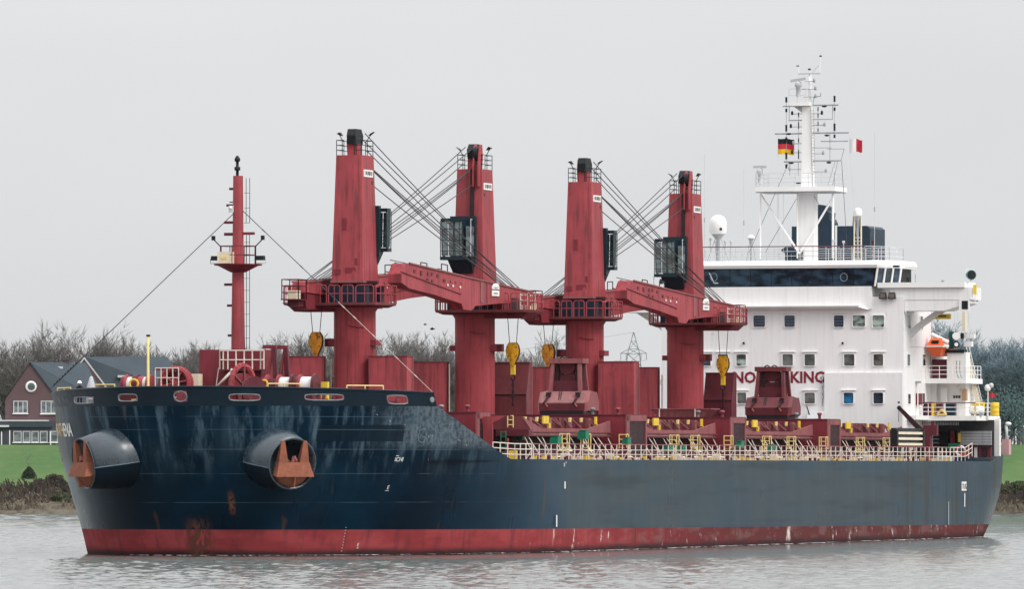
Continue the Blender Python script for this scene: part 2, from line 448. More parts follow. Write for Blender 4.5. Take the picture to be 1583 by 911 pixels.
# boot topping, trimmed by the stern
zb = t.m('MULTIPLY_ADD', X, .0045, 1.62)
fade = t.noise(t.map((.25, .25, .8)), 1, 5, .6)
red = t.mix(t.rng(fade, .35, .65), (.23, .036, .04), (.31, .056, .06))
red = t.mix(t.rng(X, 5, -40), red, (.155, .026, .03))
red = t.mix(t.m('MULTIPLY', t.rng(st1, .48, .7), .6), red, (.12, .03, .035))
red = t.mix(t.m('MULTIPLY', t.rng(X, -5, -60), t.rng(fine, .36, .6)), red, (.075, .036, .034))
red = t.mix(t.m('MULTIPLY', t.m('MULTIPLY', t.rng(X, 5, -25), t.rng(fade, .48, .62)), .5), red, (.19, .11, .11))
red = t.mix(t.m('MULTIPLY', t.rng(X, 10, -20), t.rng(rr, .56, .64)), red, (.10, .045, .025))
mk = t.noise(t.map((.8, .8, .35), (1, 8, 3)), 1.0, 7, .72, .4)
red = t.mix(t.m('MULTIPLY', t.rng(mk, .60, .645), t.rng(X, 12, 0)), red, (.6, .52, .48))
red = t.mix(t.rng(t.m('ADD', Z, t.m('MULTIPLY', fade, -.7)), .3, -.2), red, (.045, .022, .024))
fl = t.noise(t.map((2.6, 2.6, .55), (5, 5, 5)), 1.4, 7, .68)
stemm = t.m('MULTIPLY', t.rng(t.m('ABSOLUTE', t.m('ADD', Y, -.2)), 1.25, .1), t.rng(X, 30, 32))
red = t.mix(t.m('MULTIPLY', stemm, t.rng(fl, .42, .52)), red, (.07, .028, .022))
above = t.rng(Z, t.m('SUBTRACT', zb, .02), t.m('ADD', zb, .02))
c = t.mix(above, red, c)
stemu = t.m('MULTIPLY', t.m('MULTIPLY', stemm, t.rng(Z, 2.9, 1.6)), t.rng(fl, .44, .56))
c = t.mix(stemu, c, (.11, .045, .03))
t.put(t.b.inputs['Base Color'], c)
t.put(t.b.inputs['Roughness'], t.m('ADD', t.m('MULTIPLY', t.rng(st2, .3, .7, .27, .33), above), t.m('MULTIPLY', t.m('SUBTRACT', 1., above), .75)))
t.put(t.b.inputs['Specular IOR Level'], t.m('MULTIPLY_ADD', above, .06, .03))
dent = t.noise(t.map((.5, .5, .9)), 1.0, 3, .5)
hgt = t.m('ADD', t.m('MULTIPLY', dent, .9), t.m('MULTIPLY', wl_, .25))
t.bump(t.m('MULTIPLY', wl_, .25), .15, .03)
hme = bpy.data.meshes.new('hull'); hme.from_pydata(hv, [], hf); hme.materials.append(HULLM)
hme.polygons.foreach_set('use_smooth', [True] * (len(hf) - NZ) + [False] * NZ); hme.update()
hull = ob('hull', hme, ship)
# decks
deck_pts = [c[-1] for c in grid]
b = MB()
md = [p for p in deck_pts if p[0] < 24]
b.add([(x, y * .995, min(z, 6.4) - .08) for x, y, z in md], [tuple(range(len(md)))], DECKM); b.build('main_deck', ship)
b = MB(); fd = [c[-1] for c in grid if c[-1][2] > 9.9]
b.add([(x, y * .995, 9.86) for x, y, z in fd], [tuple(range(len(fd)))], DECKM)
xf = min(p[0] for p in fd); yf = max(p[1] for p in fd)
yl_ = half_beam(xf, 6.4) - .05; b.hull2([(xf, -yl_, 6.32), (xf + .15, -yl_, 6.32), (xf + .15, yl_, 6.32), (xf, yl_, 6.32)], [(xf, -yf + .1, 9.85), (xf + .15, -yf + .1, 9.85), (xf + .15, yf - .1, 9.85), (xf, yf - .1, 9.85)], RED2); b.build('forecastle_deck', ship)

# forecastle bulwark: a plated band with real mooring openings
BULM = mat('bulwark_paint', (.0045, .0145, .026), .42, .3, .5, streak=.0)
def bul_pt(phi, z):       # phi runs port break -> stem (90 deg) -> starboard break
    a, bb = bow_pt(phi if phi <= math.pi / 2 else math.pi - phi, z); return (a, bb if phi <= math.pi / 2 else -bb, z)
def bul_top(phi):
    a = bul_pt(phi, 10.8)[0]; return 10.8 + (a - 23.5) * .027
PH0, PH1 = PHI_F, math.pi - PHI_F
NS = 900
tabl = []
for k in range(NS + 1):
    p = PH0 + (PH1 - PH0) * k / NS; q = bul_pt(p, 10.5); tabl.append((proj(*q)[0], p))
def phi_of(px):
    for (x0, p0), (x1, p1) in zip(tabl, tabl[1:]):
        if x0 >= px >= x1: return p0 + (p1 - p0) * (x0 - px) / max(1e-9, x0 - x1)
    return tabl[-1][1]
# (left px, right px, z low, z high, dividers)
OPEN = [(114, 144, 10.10, 10.52, 0), (183, 212, 10.22, 10.68, 0), (269, 289, 10.18, 10.86, 0), (354, 402, 10.24, 10.66, 2), (471, 531, 10.28, 10.66, 3), (598, 629, 10.06, 10.62, 1)]
ops = [(phi_of(r), phi_of(l), z0, z1, dv) for l, r, z0, z1, dv in OPEN]
cuts = sorted([PH0 + (PH1 - PH0) * k / 120 for k in range(121)] + [x for o in ops for x in o[:2]])
b = MB()
for p, q in zip(cuts, cuts[1:]):
    if q - p < 1e-5: continue
    m_ = (p + q) / 2; o = next((o for o in ops if o[0] < m_ < o[1]), None)
    spans = [(9.9, None)] if o is None else [(9.9, o[2]), (o[3], None)]
    for z0, z1 in spans:
        zz = [z0, z1] if z1 else [z0, 10.5, None] if z0 < 10.4 else [z0, None]
        for lo, hi in zip(zz, zz[1:]):
            P = [bul_pt(p, lo), bul_pt(q, lo), bul_pt(q, hi or bul_top(q)), bul_pt(p, hi or bul_top(p))]
            b.add(P, [(0, 1, 2, 3)], BULM, True)
bul = b.build('bulwark', ship)
b = MB()                                   # rounded top rail of the bulwark
for p, q in zip(cuts[::2], cuts[2::2]): b.tube(bul_pt(p, bul_top(p)), bul_pt(q, bul_top(q)), .07, BULM, 5)
b.build('bulwark_rail', ship)
CHOCKM = mat('worn_chock_steel', (.2, .21, .22), .5, .5, 3., rust=.2, rustcol=(.2, .09, .05))
ROLLER = mat('pink_roller_paint', (.26, .06, .075), .5, .25, 3.)
for i, (p, q, z0, z1, dv) in enumerate(ops):
    f = empty('mooring_chock', ship); b = MB()
    N = 20; loop = []
    rnd = .5 * (z1 - z0)
    for k in range(N):                     # rounded-rectangle ring following the plating
        an = 2 * math.pi * k / N; cx, cz = math.cos(an), math.sin(an)
        ex = .5 if i != 2 else 1
        sx = math.copysign(abs(cx) ** ex, cx); sz = math.copysign(abs(cz) ** ex, cz)
        loop.append(bul_pt((p + q) / 2 + (q - p) / 2 * sx * 1.0, (z0 + z1) / 2 + (z1 - z0) / 2 * sz * 1.02))
    for k in range(N): b.tube(loop[k], loop[(k + 1) % N], .042, CHOCKM, 6)
    b.build('rim', f)
    if i == 2:
        c0 = Vector(bul_pt((p + q) / 2, 10.5)); b = MB(); b.bx(c0.x - 1.3, c0.x - 1.2, c0.y - .7, c0.y + .7, 9.9, 10.8, ROLLER); b.build('fairlead_back', f)
    for k in range(dv):
        ph = p + (q - p) * (k + 1) / (dv + 1); c0 = Vector(bul_pt(ph, z0)); n = Vector((c0.x - 8, c0.y * 2, 0)).normalized()
        c0 -= n * .18; b = MB(); b.tube((c0.x, c0.y, z0 - .02), (c0.x, c0.y, z1 + .02), .13, ROLLER, 8); b.build('roller', f)
    if i in (0, 1, 3, 4, 5):
        mid = Vector(bul_pt((p + q) / 2, z0)); b = MB(); n = Vector((mid.x - 8, mid.y * 2, 0)).normalized(); mid -= n * .9
        w_ = (Vector(bul_pt(p, z0)) - Vector(bul_pt(q, z0))).length
        b.box((mid.x, mid.y, 10.0), (.25, w_ * .35, .75), [GREY, YELP, RED, MAROON, MAROON, ROLLER][i], math.atan2(n.y, n.x)); b.build('bollard', f)
b = MB(); c0 = Vector(bul_pt(phi_of(666), 10.35)); n = Vector((c0.x - 8, c0.y * 2, 0)).normalized(); c0 += n * .03
b.lathe([(.2, 0), (.2, .06), (.12, .07)], c0, CHOCKM, 10, n); b.build('pipe_outlet', ship)

# ------------------------------------------------------------------ anchor housings and anchors
PODM = mat('anchor_housing_paint', (.022, .040, .055), .3, .6, .45, streak=.5, spec=1.0)
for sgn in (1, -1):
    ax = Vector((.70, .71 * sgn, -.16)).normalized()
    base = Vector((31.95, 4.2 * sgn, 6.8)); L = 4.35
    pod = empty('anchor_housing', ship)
    b = MB(); u = Vector((0, 0, 1)); side = u.cross(ax).normalized(); upv = ax.cross(side).normalized()
    N = 36; prof = [(2.15, 0), (2.05, L * .5), (1.68, L), (1.58, L - .02), (1.5, L - 1.6)]
    rings = []
    for r, h in prof: rings.append([base + ax * h + (side * math.cos(2 * math.pi * k / N) + upv * math.sin(2 * math.pi * k / N)) * r for k in range(N)])
    vs = [p for r_ in rings for p in r_]; fs = []
    for j in range(len(prof) - 1):
        for k in range(N): fs.append((j * N + k, j * N + (k + 1) % N, (j + 1) * N + (k + 1) % N, (j + 1) * N + k))
    fs.append(tuple(range((len(prof) - 1) * N, len(prof) * N)))
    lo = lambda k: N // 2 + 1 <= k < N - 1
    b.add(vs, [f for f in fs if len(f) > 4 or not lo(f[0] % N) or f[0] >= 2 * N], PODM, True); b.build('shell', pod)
    lf = [f for f in fs if len(f) == 4 and lo(f[0] % N) and f[0] < 2 * N]; us = sorted({i for f in lf for i in f}); b = MB(); b.add([vs[i] for i in us], [tuple(us.index(i) for i in f) for f in lf], mat('housing_lower_plate_dark', (.002, .008, .015), .5, .4, .6, spec=.12), True); b.build('lower_plate', pod)  # lower half of the shell in a much darker, duller material
    b = MB()
    for k in range(N):
        if True: b.tube(rings[2][k], rings[2][(k + 1) % N], .045, PODM, 5)
    b.build('lip', pod)
    b = MB(); k = 2 if sgn > 0 else 16
    for kk in ((N // 2 + 1, ) if sgn > 0 else (N - 1,)): b.path([rings[0][kk] * 1.0, rings[1][kk] + (rings[1][kk] - base).normalized() * .02, rings[2][kk]], .03, mat('weld_bead', (.16, .21, .25), .5), 5)
    b.build('weld_seam', pod)
    # stockless anchor hanging in the housing mouth
    mouth = base + ax * (L - .35)
    an = top('ship_anchor', tuple(mouth), 'rusty anchor stowed in the housing on the port bow, flukes up' if sgn > 0 else 'orange-rusty anchor seen edge-on at the housing left of the bow', 'anchor', 'stowed anchors')
    an.location = SHIP_M @ mouth
    rot = Matrix((side, upv, ax)).transposed().to_4x4(); an.rotation_euler = (Matrix.Rotation(SHIP_RZ, 4, 'Z') @ rot).to_euler()
    b = MB()                                # crown: wide flared band across the mouth
    b.hull2([(-1.36, -.78, .35), (1.36, -.78, .35), (1.36, -.78, .95), (-1.36, -.78, .95)], [(-1.12, .12, .1), (1.12, .12, .1), (1.12, .12, .62), (-1.12, .12, .62)], RUSTA); b.build('crown', an)
    b = MB(); N = 14                        # rounded foot under the crown
    q0 = [(1.3 * math.cos(math.pi * k / N), -.78, .1 + .75 * math.sin(math.pi * k / N)) for k in range(N + 1)]; q1 = [(.95 * math.cos(math.pi * k / N), -1.25, .05 + .6 * math.sin(math.pi * k / N)) for k in range(N + 1)]; q2 = [(.35 * math.cos(math.pi * k / N), -1.58, .0 + .25 * math.sin(math.pi * k / N)) for k in range(N + 1)]
    n_ = N + 1; b.add(q0 + q1 + q2, [(r_ * n_ + k, r_ * n_ + k + 1, (r_ + 1) * n_ + k + 1, (r_ + 1) * n_ + k) for r_ in (0, 1) for k in range(N)] + [tuple(range(n_))], RUSTA, True); b.build('foot', an)
    b = MB(); b.bx(-.035, .035, -1.5, -.8, .55, .9, RUSTA); b.build('rib', an)
    for sx in (-1, 1):
        b = MB(); b.hull2([(sx * .42, .05, .1), (sx * 1.1, .05, .1), (sx * 1.1, .05, .6), (sx * .42, .05, .6)], [(sx * .68, 1.5, .25), (sx * .95, 1.5, .25), (sx * .95, 1.5, .42), (sx * .68, 1.5, .42)], RUSTA); b.build('fluke', an)
    b = MB(); b.tube((0, -.2, .2), (0, .1, -1.1), .22, RUSTA, 8); b.build('shank', an)
    b = MB(); b.path([(-.1, .0, .5), (.02, .5, .45), (.18, .2, .5)], .12, PINK, 6); b.build('shackle', an)
    for o in an.children: pass

# ------------------------------------------------------------------ lettering and marks on the hull
def hull_text(txt, a0, z0, h, m, side=1, sx=1., rev=None, off=.03, bold=0):
    me = text_mesh(txt, h / .7, m, bold, sx)
    xs = [v.co.x for v in me.vertices]; w = max(xs) - min(xs)
    for v in me.vertices:
        z = z0 + v.co.y; x = a0 - v.co.x * side; hb_ = half_beam(x, z)
        # keep true spacing along the curved plating
        v.co = (x, side * (hb_ + off + v.co.z), z)
    me.update(); return me
def walk_text(txt, a0, z0, h, m, side, sx=1., off=.03, bold=0.):
    """lettering laid along the plating by arc length, starting at a0"""
    me = text_mesh(txt, h / .7, m, bold, sx); tab = [(0., a0)]; a, s = a0, 0.
    while s < 14:
        a2 = a + (-.05 * side); a2 = min(a2, 36); s += math.hypot(a2 - a, half_beam(a2, z0) - half_beam(a, z0)); a = a2; tab.append((s, a))
        if len(tab) > 600: break
    for v in me.vertices:
        for (s0, p0), (s1, p1) in zip(tab, tab[1:]):
            if s1 >= v.co.x: a = p0 + (p1 - p0) * (v.co.x - s0) / max(1e-6, s1 - s0); break
        z = z0 + v.co.y
        hb_ = half_beam(a, z); n = Vector((half_beam(a - .1, z) - half_beam(a + .1, z), .2 * side, 0)).normalized()
        v.co = Vector((a, side * hb_, z)) + n * (off + v.co.z)
    me.update(); return me
for wd_, a_, m_ in (('WEB', 22.9, WTEXTR), ('ATH', 25.6, WTEXTR), ('ENA', 27.75, WTEXT)): ob('name_lettering', walk_text(wd_, a_, 7.95, .86, m_, -1, 1.0, .03, .025), ship)
def port_a(px, py):       # port hull point under a measured position
    lo, hi = -130., 35.
    for _ in range(50):
        mid = (lo + hi) / 2; z = 6.
        for _ in range(3): z = CAM_Z + (720 - py) * (D1 - ST * mid - CT * half_beam(mid, z)) / F_PX
        if proj(mid, half_beam(mid, z), z)[0] > px: lo = mid
        else: hi = mid
    return mid, z
def mark(txt, px, py, h, m=WTEXT, sx=1.):
    a, z = port_a(px, py); return ob('hull_marking', walk_text(txt, a, z, h, m, 1, sx, .03), ship)
mark('ICHI', 609, 714, .28); mark('~', 611, 708, .3)
mark('E', 597, 757, .26); mark('~~', 594, 761, .2)
mark('E', 551, 845, .2); mark('=', 550, 850, .2)
for k in range(10):
    a, z = port_a(533 - 7.5 * k / 9, 818 + 41 * k / 9)
    if z > .15: ob('draft_mark', walk_text('-', a, z, .24, WTEXT, 1, .8), ship)
a, z = port_a(642, 686)
gm = bpy.data.materials.new('worn_lettering'); tt = NT(gm)
tt.put(tt.b.inputs['Base Color'], (.10, .14, .16)); tt.b.inputs['Roughness'].default_value = .6
ob('name_lettering', walk_text('G', a, z, 1.05, gm, 1, .9, .03, -.04), ship)
for px, y0, y1 in ((873, 745, 756), (859, 797, 815), (1491, 763, 784), (1466, 776, 812)):
    (a, z1), (a2, z0) = port_a(px, y0), port_a(px, y1)
    box_part('hull_marking', ship, a - .12, a + .12, HB + .01, HB + .03, z0, z1, WTEXT if px != 1466 else mat('faint_marking', (.3, .33, .34), .6))
mark('D', 871, 722, .26); mark('o', 874, 717, .18)
a, z = port_a(1487, 757)
for k, s in enumerate(('TUG',)):
    box_part('marking_plate', ship, a - 1.5, a + .1, HB - .25, HB + .02, z - .12, z + .62, WTEXT)
    me = text_mesh('TUG', .62, KTEXT, 0, 1.2); o = ob('hull_marking', me, ship, (a - .0, HB + .03, z + .02)); o.rotation_euler = (R(90), 0, R(180))
# ------------------------------------------------------------------ deck cranes (jib along local +x, operator side at -y)
def make_crane(tmpl_name='deck_crane'):
    cr = empty(tmpl_name, ship)
    b = MB(); b.lathe([(1.46, 6.3), (1.46, 16.7), (1.62, 16.95), (1.62, 17.3)], (0, 0, 0), RED, 28)
    b.bx(-.6, .6, -1.75, 1.75, 14.35, 14.75, RED2)
    b.build('pedestal', cr)
    b = MB(); b.bx(-.25, .25, 1.6, 2.15, 14.3, 14.85, MAROON); b.build('bracket', cr)
    for s in (1, -1):
        b = MB(); b.path([(s * 1.5 * math.cos(t), s * 1.5 * math.sin(t), 15.75 - .16 * math.sin(2.2 * k / 7)) for k, t in enumerate([.0 + .11 * k for k in range(8)])], .035, MAROON, 5); b.build('cable', cr)
    # working platform, longer on the jib-rest side
    outl = [(2.4, -2.3), (2.55, -.8), (2.5, 1.2), (2.3, 4.55), (-2.3, 4.55), (-2.5, 1.2), (-2.55, -.8), (-2.4, -2.3), (-1.2, -2.7), (1.2, -2.7)]
    b = MB(); b.hull2([(x * .97, y * .97, 17.14) for x, y in outl], [(x, y, 17.32) for x, y in outl], PINK)
    b.hull2([(x * .8, y * .8, 17.0) for x, y in outl], [(x * .93, y * .93, 17.14) for x, y in outl], MAROON); b.build('platform', cr)
    b = MB(); b.prism([(1.2, 16.72), (4.05, 16.72), (4.5, 17.12), (1.2, 17.12)], -1.2, 1.2, RED2, 'yz'); b.build('jib_rest', cr)
    b = MB()
    for p, q in zip(outl, outl[1:] + outl[:1]):
        p, q = Vector((*p, 17.32)) * 1, Vector((*q, 17.32)); L = (q - p).length; n = max(1, round(L / 1.15))
        p.x *= .985; q.x *= .985; p.y *= .985; q.y *= .985
        for k in range(n):
            a0, a1 = p.lerp(q, k / n), p.lerp(q, (k + 1) / n); d = (a1 - a0) * .07; up = lambda z: Vector((0, 0, z))
            b.path([a0 + d, a0 + d + up(1.05), a0 + d * 2.2 + up(1.2), a1 - d * 2.2 + up(1.2), a1 - d + up(1.05), a1 - d], .042, RED, 5)
            b.tube(a0 + d + up(.62), a1 - d + up(.62), .035, RED, 5); m_ = (a0 + a1) / 2; b.tube(m_, m_ + up(1.2), .032, RED, 5)
    b.build('railing', cr)
    b = MB()
    for y in (3.75, 4.35):
        for x in (-.9, .9): b.tube((x, y, 17.3), (x, y, 18.6), .05, RAILW, 5)
    for z in (17.6, 18.0, 18.4):
        for x in (-.9, .9): b.tube((x, 3.75, z), (x, 4.35, z), .06, RAILW, 5)
    b.bx(-.9, .9, 3.7, 4.4, 17.35, 17.6, CREAM); b.build('ladder_cage', cr)
    # slewing column and machinery seen behind the railing
    b = MB(); b.lathe([(1.35, 17.3), (1.35, 18.55), (1.6, 18.6), (1.6, 18.85)], (0, 0, 0), BLACKRED, 24); b.build('slewing_ring', cr)
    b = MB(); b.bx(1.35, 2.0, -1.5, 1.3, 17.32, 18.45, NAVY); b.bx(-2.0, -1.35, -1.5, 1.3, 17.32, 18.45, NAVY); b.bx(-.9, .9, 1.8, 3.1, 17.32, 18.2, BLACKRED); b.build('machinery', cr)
    for k in range(4):
        for s in (1,):
            pass
    # crane house: tall tapering box with a slightly folded front
    def loop(z, f):
        x, y = 1.7 + (1.36 - 1.7) * f, 1.16 + (.93 - 1.16) * f
        return [(x, -y, z), (x + .04, y * .42, z), (x - .05, y, z), (-x + .05, y, z), (-x - .04, -y * .42, z), (-x, -y, z)]
    b = MB(); b.hull2(loop(18.85, 0), loop(27.6, 1), RED)
    b.bx(-1.75, 1.75, -1.2, 1.2, 18.7, 18.88, PINK); b.build('house', cr)
    for x in (-1, 1):                       # covers and patches of newer paint
        for y0, y1, z0, z1, xx in ((-.75, -.55, 19.9, 20.4, 1.65), (-.65, .15, 19.35, 19.75, 1.66), (.5, .95, 19.3, 19.65, 1.66), (.1, .35, 22.4, 23.2, 1.56)):
            b = MB(); b.bx(x * xx - .05, x * xx + .05, y0, y1, z0, z1, RED2); b.build('access_cover', cr)
    for y in (-1, 1):
        b = MB(); b.bx(-1.0, 1.0, y * .98 - .03, y * .98 + .03, 26.1, 26.6, WHITE2); b.build('load_plate', cr)
        b = MB()
        for k, w_ in enumerate((.1, .22, .12, .24, .2, .14, .22)): b.bx(-.82 + k * .24, -.82 + k * .24 + w_ * .7, y * 1.016 - .006, y * 1.016 + .006, 26.2 + .04 * (k % 2), 26.5, KTEXT)
        o = b.build('plate_lettering', cr); o['kind'] = 'stuff'
        b = MB(); b.bx(.75, .95, y * .96 - .04, y * .96 + .04, 25.6, 25.85, BLACKRED); b.build('vent', cr)
    # top: sheave housing, brackets, top rails and floodlights
    b = MB(); b.bx(-.5, .5, -.34, .34, 27.6, 28.4, RED); b.prism([(-.75, 28.4), (.8, 28.4), (.95, 29.0), (.5, 29.45), (-.6, 29.45), (-.85, 29.0)], -.32, .32, BLACK); b.build('sheave_head', cr)
    b = MB()
    for y in (.36, .74): b.prism([(1.2, 26.3), (1.8, 26.3), (1.8, 27.8), (1.4, 29.3), (.9, 29.4), (.7, 28.6)], y, y + .1, RED)
    b.prism([(1.5, 24.15), (1.66, 24.15), (1.5, 27.6), (1.3, 27.6)], .12, .42, BLACKRED); b.build('rope_guide', cr)
    b = MB(); b.lathe([(.5, -.14), (.5, .14)], (1.25, .55, 28.7), BLACK, 16, (0, 1, 0)); b.build('sheave', cr)
    b = MB(); z0 = 27.6
    for y in (-1, 1):
        P = [(-1.25, y * .38, z0), (-1.25, y * .92, z0), (1.25, y * .92, z0), (1.25, y * .38, z0)]; rail_run(b, P, 1.05, BLACK, 3, .025, 1.2)
    P = [(-1.7, .95, 26.9), (-1.7, .6, 26.9)]
    b.build('top_railing', cr)
    for y in (-1, 1):
        b = MB(); b.tube((0, y * .85, 28.6), (.1, y * 1.15, 29.05), .03, BLACK, 5); b.hull2([(.05, y * 1.0 - .05, 29.0), (.35, y * 1.0 - .05, 29.0), (.35, y * 1.0 + .05, 29.0), (.05, y * 1.0 + .05, 29.0)], [(0, y * 1.25 - .1, 29.25), (.45, y * 1.25 - .1, 29.25), (.45, y * 1.25 + .1, 29.15), (0, y * 1.25 + .1, 29.15)], BLACK); b.build('floodlight', cr)
    # operator's cab on the jib face
    b = MB(); b.bx(1.45, 1.9, -1.3, .62, 20.6, 24.15, DKGREEN); b.prism([(1.9, 21.1), (2.6, 21.3), (2.75, 23.7), (2.5, 23.95), (1.9, 23.95)], -1.72, -1.66, DKGREEN); b.prism([(1.9, 21.1), (2.6, 21.3), (2.75, 23.7), (2.5, 23.95), (1.9, 23.95)], -.12, -.06, DKGREEN)
    b.bx(1.9, 2.72, -1.76, -.02, 23.75, 23.98, DKGREEN); b.bx(1.9, 2.75, -1.8, .05, 20.95, 21.2, DKGREEN); b.hull2([(1.5, -1.1, 20.0), (1.8, -1.1, 20.0), (1.8, .4, 20.0), (1.5, .4, 20.0)], [(1.5, -1.3, 20.95), (2.5, -1.3, 20.95), (2.5, .5, 20.95), (1.5, .5, 20.95)], DKGREEN)
    cab = b.build('cab', cr)
    for y0, y1 in ((-1.64, -1.22), (-1.17, -.72), (-.67, -.36), (-.31, -.1)):
        b = MB(); b.hull2([(2.56, y0, 21.25), (2.6, y0, 21.25), (2.6, y1, 21.25), (2.56, y1, 21.25)], [(2.7, y0, 23.7), (2.74, y0, 23.7), (2.74, y1, 23.7), (2.7, y1, 23.7)], GLASSC); b.build('cab_window', cr)
    b = MB()
    for y in (-1.74, -.74, -.06): b.tube((2.78, y, 21.2), (2.86, y, 23.8), .035, BLACK, 5)
    for z in (21.6, 22.4, 23.2): b.tube((2.82, -1.74, z), (2.82, -.06, z), .022, BLACK, 5)
    b.path([(1.95, -.05, 21.3), (2.6, .5, 21.3), (2.6, .5, 23.9), (1.95, .4, 23.9)], .03, LGREY, 5); b.bx(1.9, 2.5, .1, .52, 21.2, 23.4, GLASSC); b.build('cab_guard', cr)
    # jib: a plated box girder with deeper heel
    J = [(1.3, 18.75), (1.3, 19.35), (2.2, 20.1), (3.0, 20.15), (17, 19.45), (32.6, 18.72), (32.8, 18.0), (24, 17.72), (18.5, 17.45), (17.6, 17.1), (15.6, 17.15), (15.2, 17.55), (9, 18.05), (3, 18.4)]
    b = MB(); b.prism(J, -3.0, -2.0, RED); b.build('jib', cr)
    b = MB()                               # flanges, seam strips, stiffeners
    for y in (-3.04, -1.98):
        for p, q in (((3, 20.15), (17, 19.45)), ((17, 19.45), (32.6, 18.72))):
            b.hull2([(p[0], y - .05, p[1] - .05), (p[0], y + .07, p[1] - .05), (p[0], y + .07, p[1] + .06), (p[0], y - .05, p[1] + .06)], [(q[0], y - .05, q[1] - .05), (q[0], y + .07, q[1] - .05), (q[0], y + .07, q[1] + .06), (q[0], y - .05, q[1] + .06)], PINK)
        b.hull2([(1, y - .03, 19.5), (1, y + .05, 19.5), (1, y + .05, 19.56), (1, y - .03, 19.56)], [(15, y - .03, 18.2), (15, y + .05, 18.2), (15, y + .05, 18.26), (15, y - .03, 18.26)], RED2)
        for x in (19.6, 21.2): b.bx(x, x + (.9 if x < 20 else .1), y - .02, y + .04, 17.7, 19.2, PINK)
        
    b.build('jib_flange', cr)
    for k, (x, z) in enumerate(((4.0, 19.5), (5.5, 19.35), (7.1, 19.4), (8.0, 19.4), (9.3, 19.3), (7.0, 18.95), (8.1, 18.9), (10.8, 19.0))):
        for y in (-3.03, -1.97): b = MB(); b.bx(x, x + .38, y - .02, y + .02, z, z + (.34 if k == 1 else .22), MAROON); b.build('jib_opening', cr)
    for y in (-3.06, -1.94):
        b = MB()
        for k in (0, 1, 3, 4, 6, 8, 9):
            b.bx(11.2 + k * .42, 11.5 + k * .42, y - .012, y + .012, 18.75 + .3 * ((k * 7) % 3 == 0) - .012 * k, 18.9 + .3 * ((k * 7) % 3 == 0) - .012 * k, WTEXT if k % 3 else PINK)
        o = b.build('jib_lettering', cr); o['kind'] = 'stuff'
        b = MB(); b.bx(22.3, 24.0, y - .03, y + .03, 18.75, 18.98, WHITE2); b.sphere((23.2, y, 18.98), .4, WHITE2, 10, (2., .3, .5)); b.bx(22.3, 24.0, y - .03, y + .03, 18.25, 18.66, WHITE2); b.bx(22.6, 23.6, y - .045, y + .045, 18.38, 18.52, GREY); b.build('name_plate', cr)
    b = MB()
    for x0 in (8.5, 13.3):
        b.path([(x0, -2.1, 19.8 - .03 * x0 / 10), (x0, -2.1, 20.35), (x0 + 1.4, -2.1, 20.3), (x0 + 1.4, -2.1, 19.6)], .04, BLACK, 5)
    b.tube((1.5, -2.1, 20.35), (7.5, -2.1, 20.1), .03, BLACK, 5); b.tube((16.5, -2.1, 19.75), (19, -2.1, 19.6), .03, BLACK, 5); b.build('handrail', cr)
    b = MB(); b.prism([(27.8, 16.85), (32.2, 16.85), (32.7, 17.95), (25.6, 17.75), (25.9, 17.0)], -2.9, -2.1, RED2); b.build('jib_head', cr)
    b = MB(); b.lathe([(.42, -.2), (.42, .2)], (32.3, -2.5, 17.6), BLACK, 16, (0, 1, 0)); b.build('head_sheave', cr)
    b = MB(); P = [(32.9, -3.1, 17.5), (34.6, -3.1, 17.5), (34.6, -1.9, 17.5), (32.9, -1.9, 17.5), (32.9, -3.1, 17.5)]; rail_run(b, P, 1.35, MAROON, 3, .035, 1.2); b.bx(32.8, 34.7, -3.15, -1.85, 17.42, 17.5, MAROON); b.bx(33.2, 34.2, -2.8, -2.2, 17.5, 18.1, CREAM); b.bx(32.9, 34.0, -2.9, -2.1, 17.0, 17.42, MAROON); b.build('tip_platform', cr)
    # luffing and hoisting ropes between the top and the jib head
    for (x0, y0, z0), (x1, y1, z1) in (((1.2, -.35, 29.2), (31.0, -2.3, 18.85)), ((1.3, .1, 29.0), (30.6, -2.7, 18.85)), ((1.45, -.5, 27.9), (29.4, -2.25, 18.9)), ((1.45, .2, 27.6), (29.0, -2.75, 18.9)), ((1.5, -.6, 26.8), (27.4, -2.3, 18.95)), ((1.5, .35, 26.5), (27.0, -2.7, 18.95)), ((1.45, -.2, 27.2), (28.2, -2.5, 18.9))):
        p, q = Vector((x0, y0, z0)), Vector((x1, y1, z1)); P = []
        for k in range(9):
            f = k / 8; v = p.lerp(q, f); v.z -= .35 * 4 * f * (1 - f) * .5; P.append(v)
        b = MB(); b.path(P, .036, ROPEM, 5); b.build('rope', cr)
    return cr
crane0 = make_crane()
for k in range(4):
    cr = crane0 if k == 0 else copy_tree(crane0, ship)
    cr.location = (-27.93 * k, 0, .0)
    cr.rotation_euler = (0, 0, math.pi if k % 2 == 0 else 0)

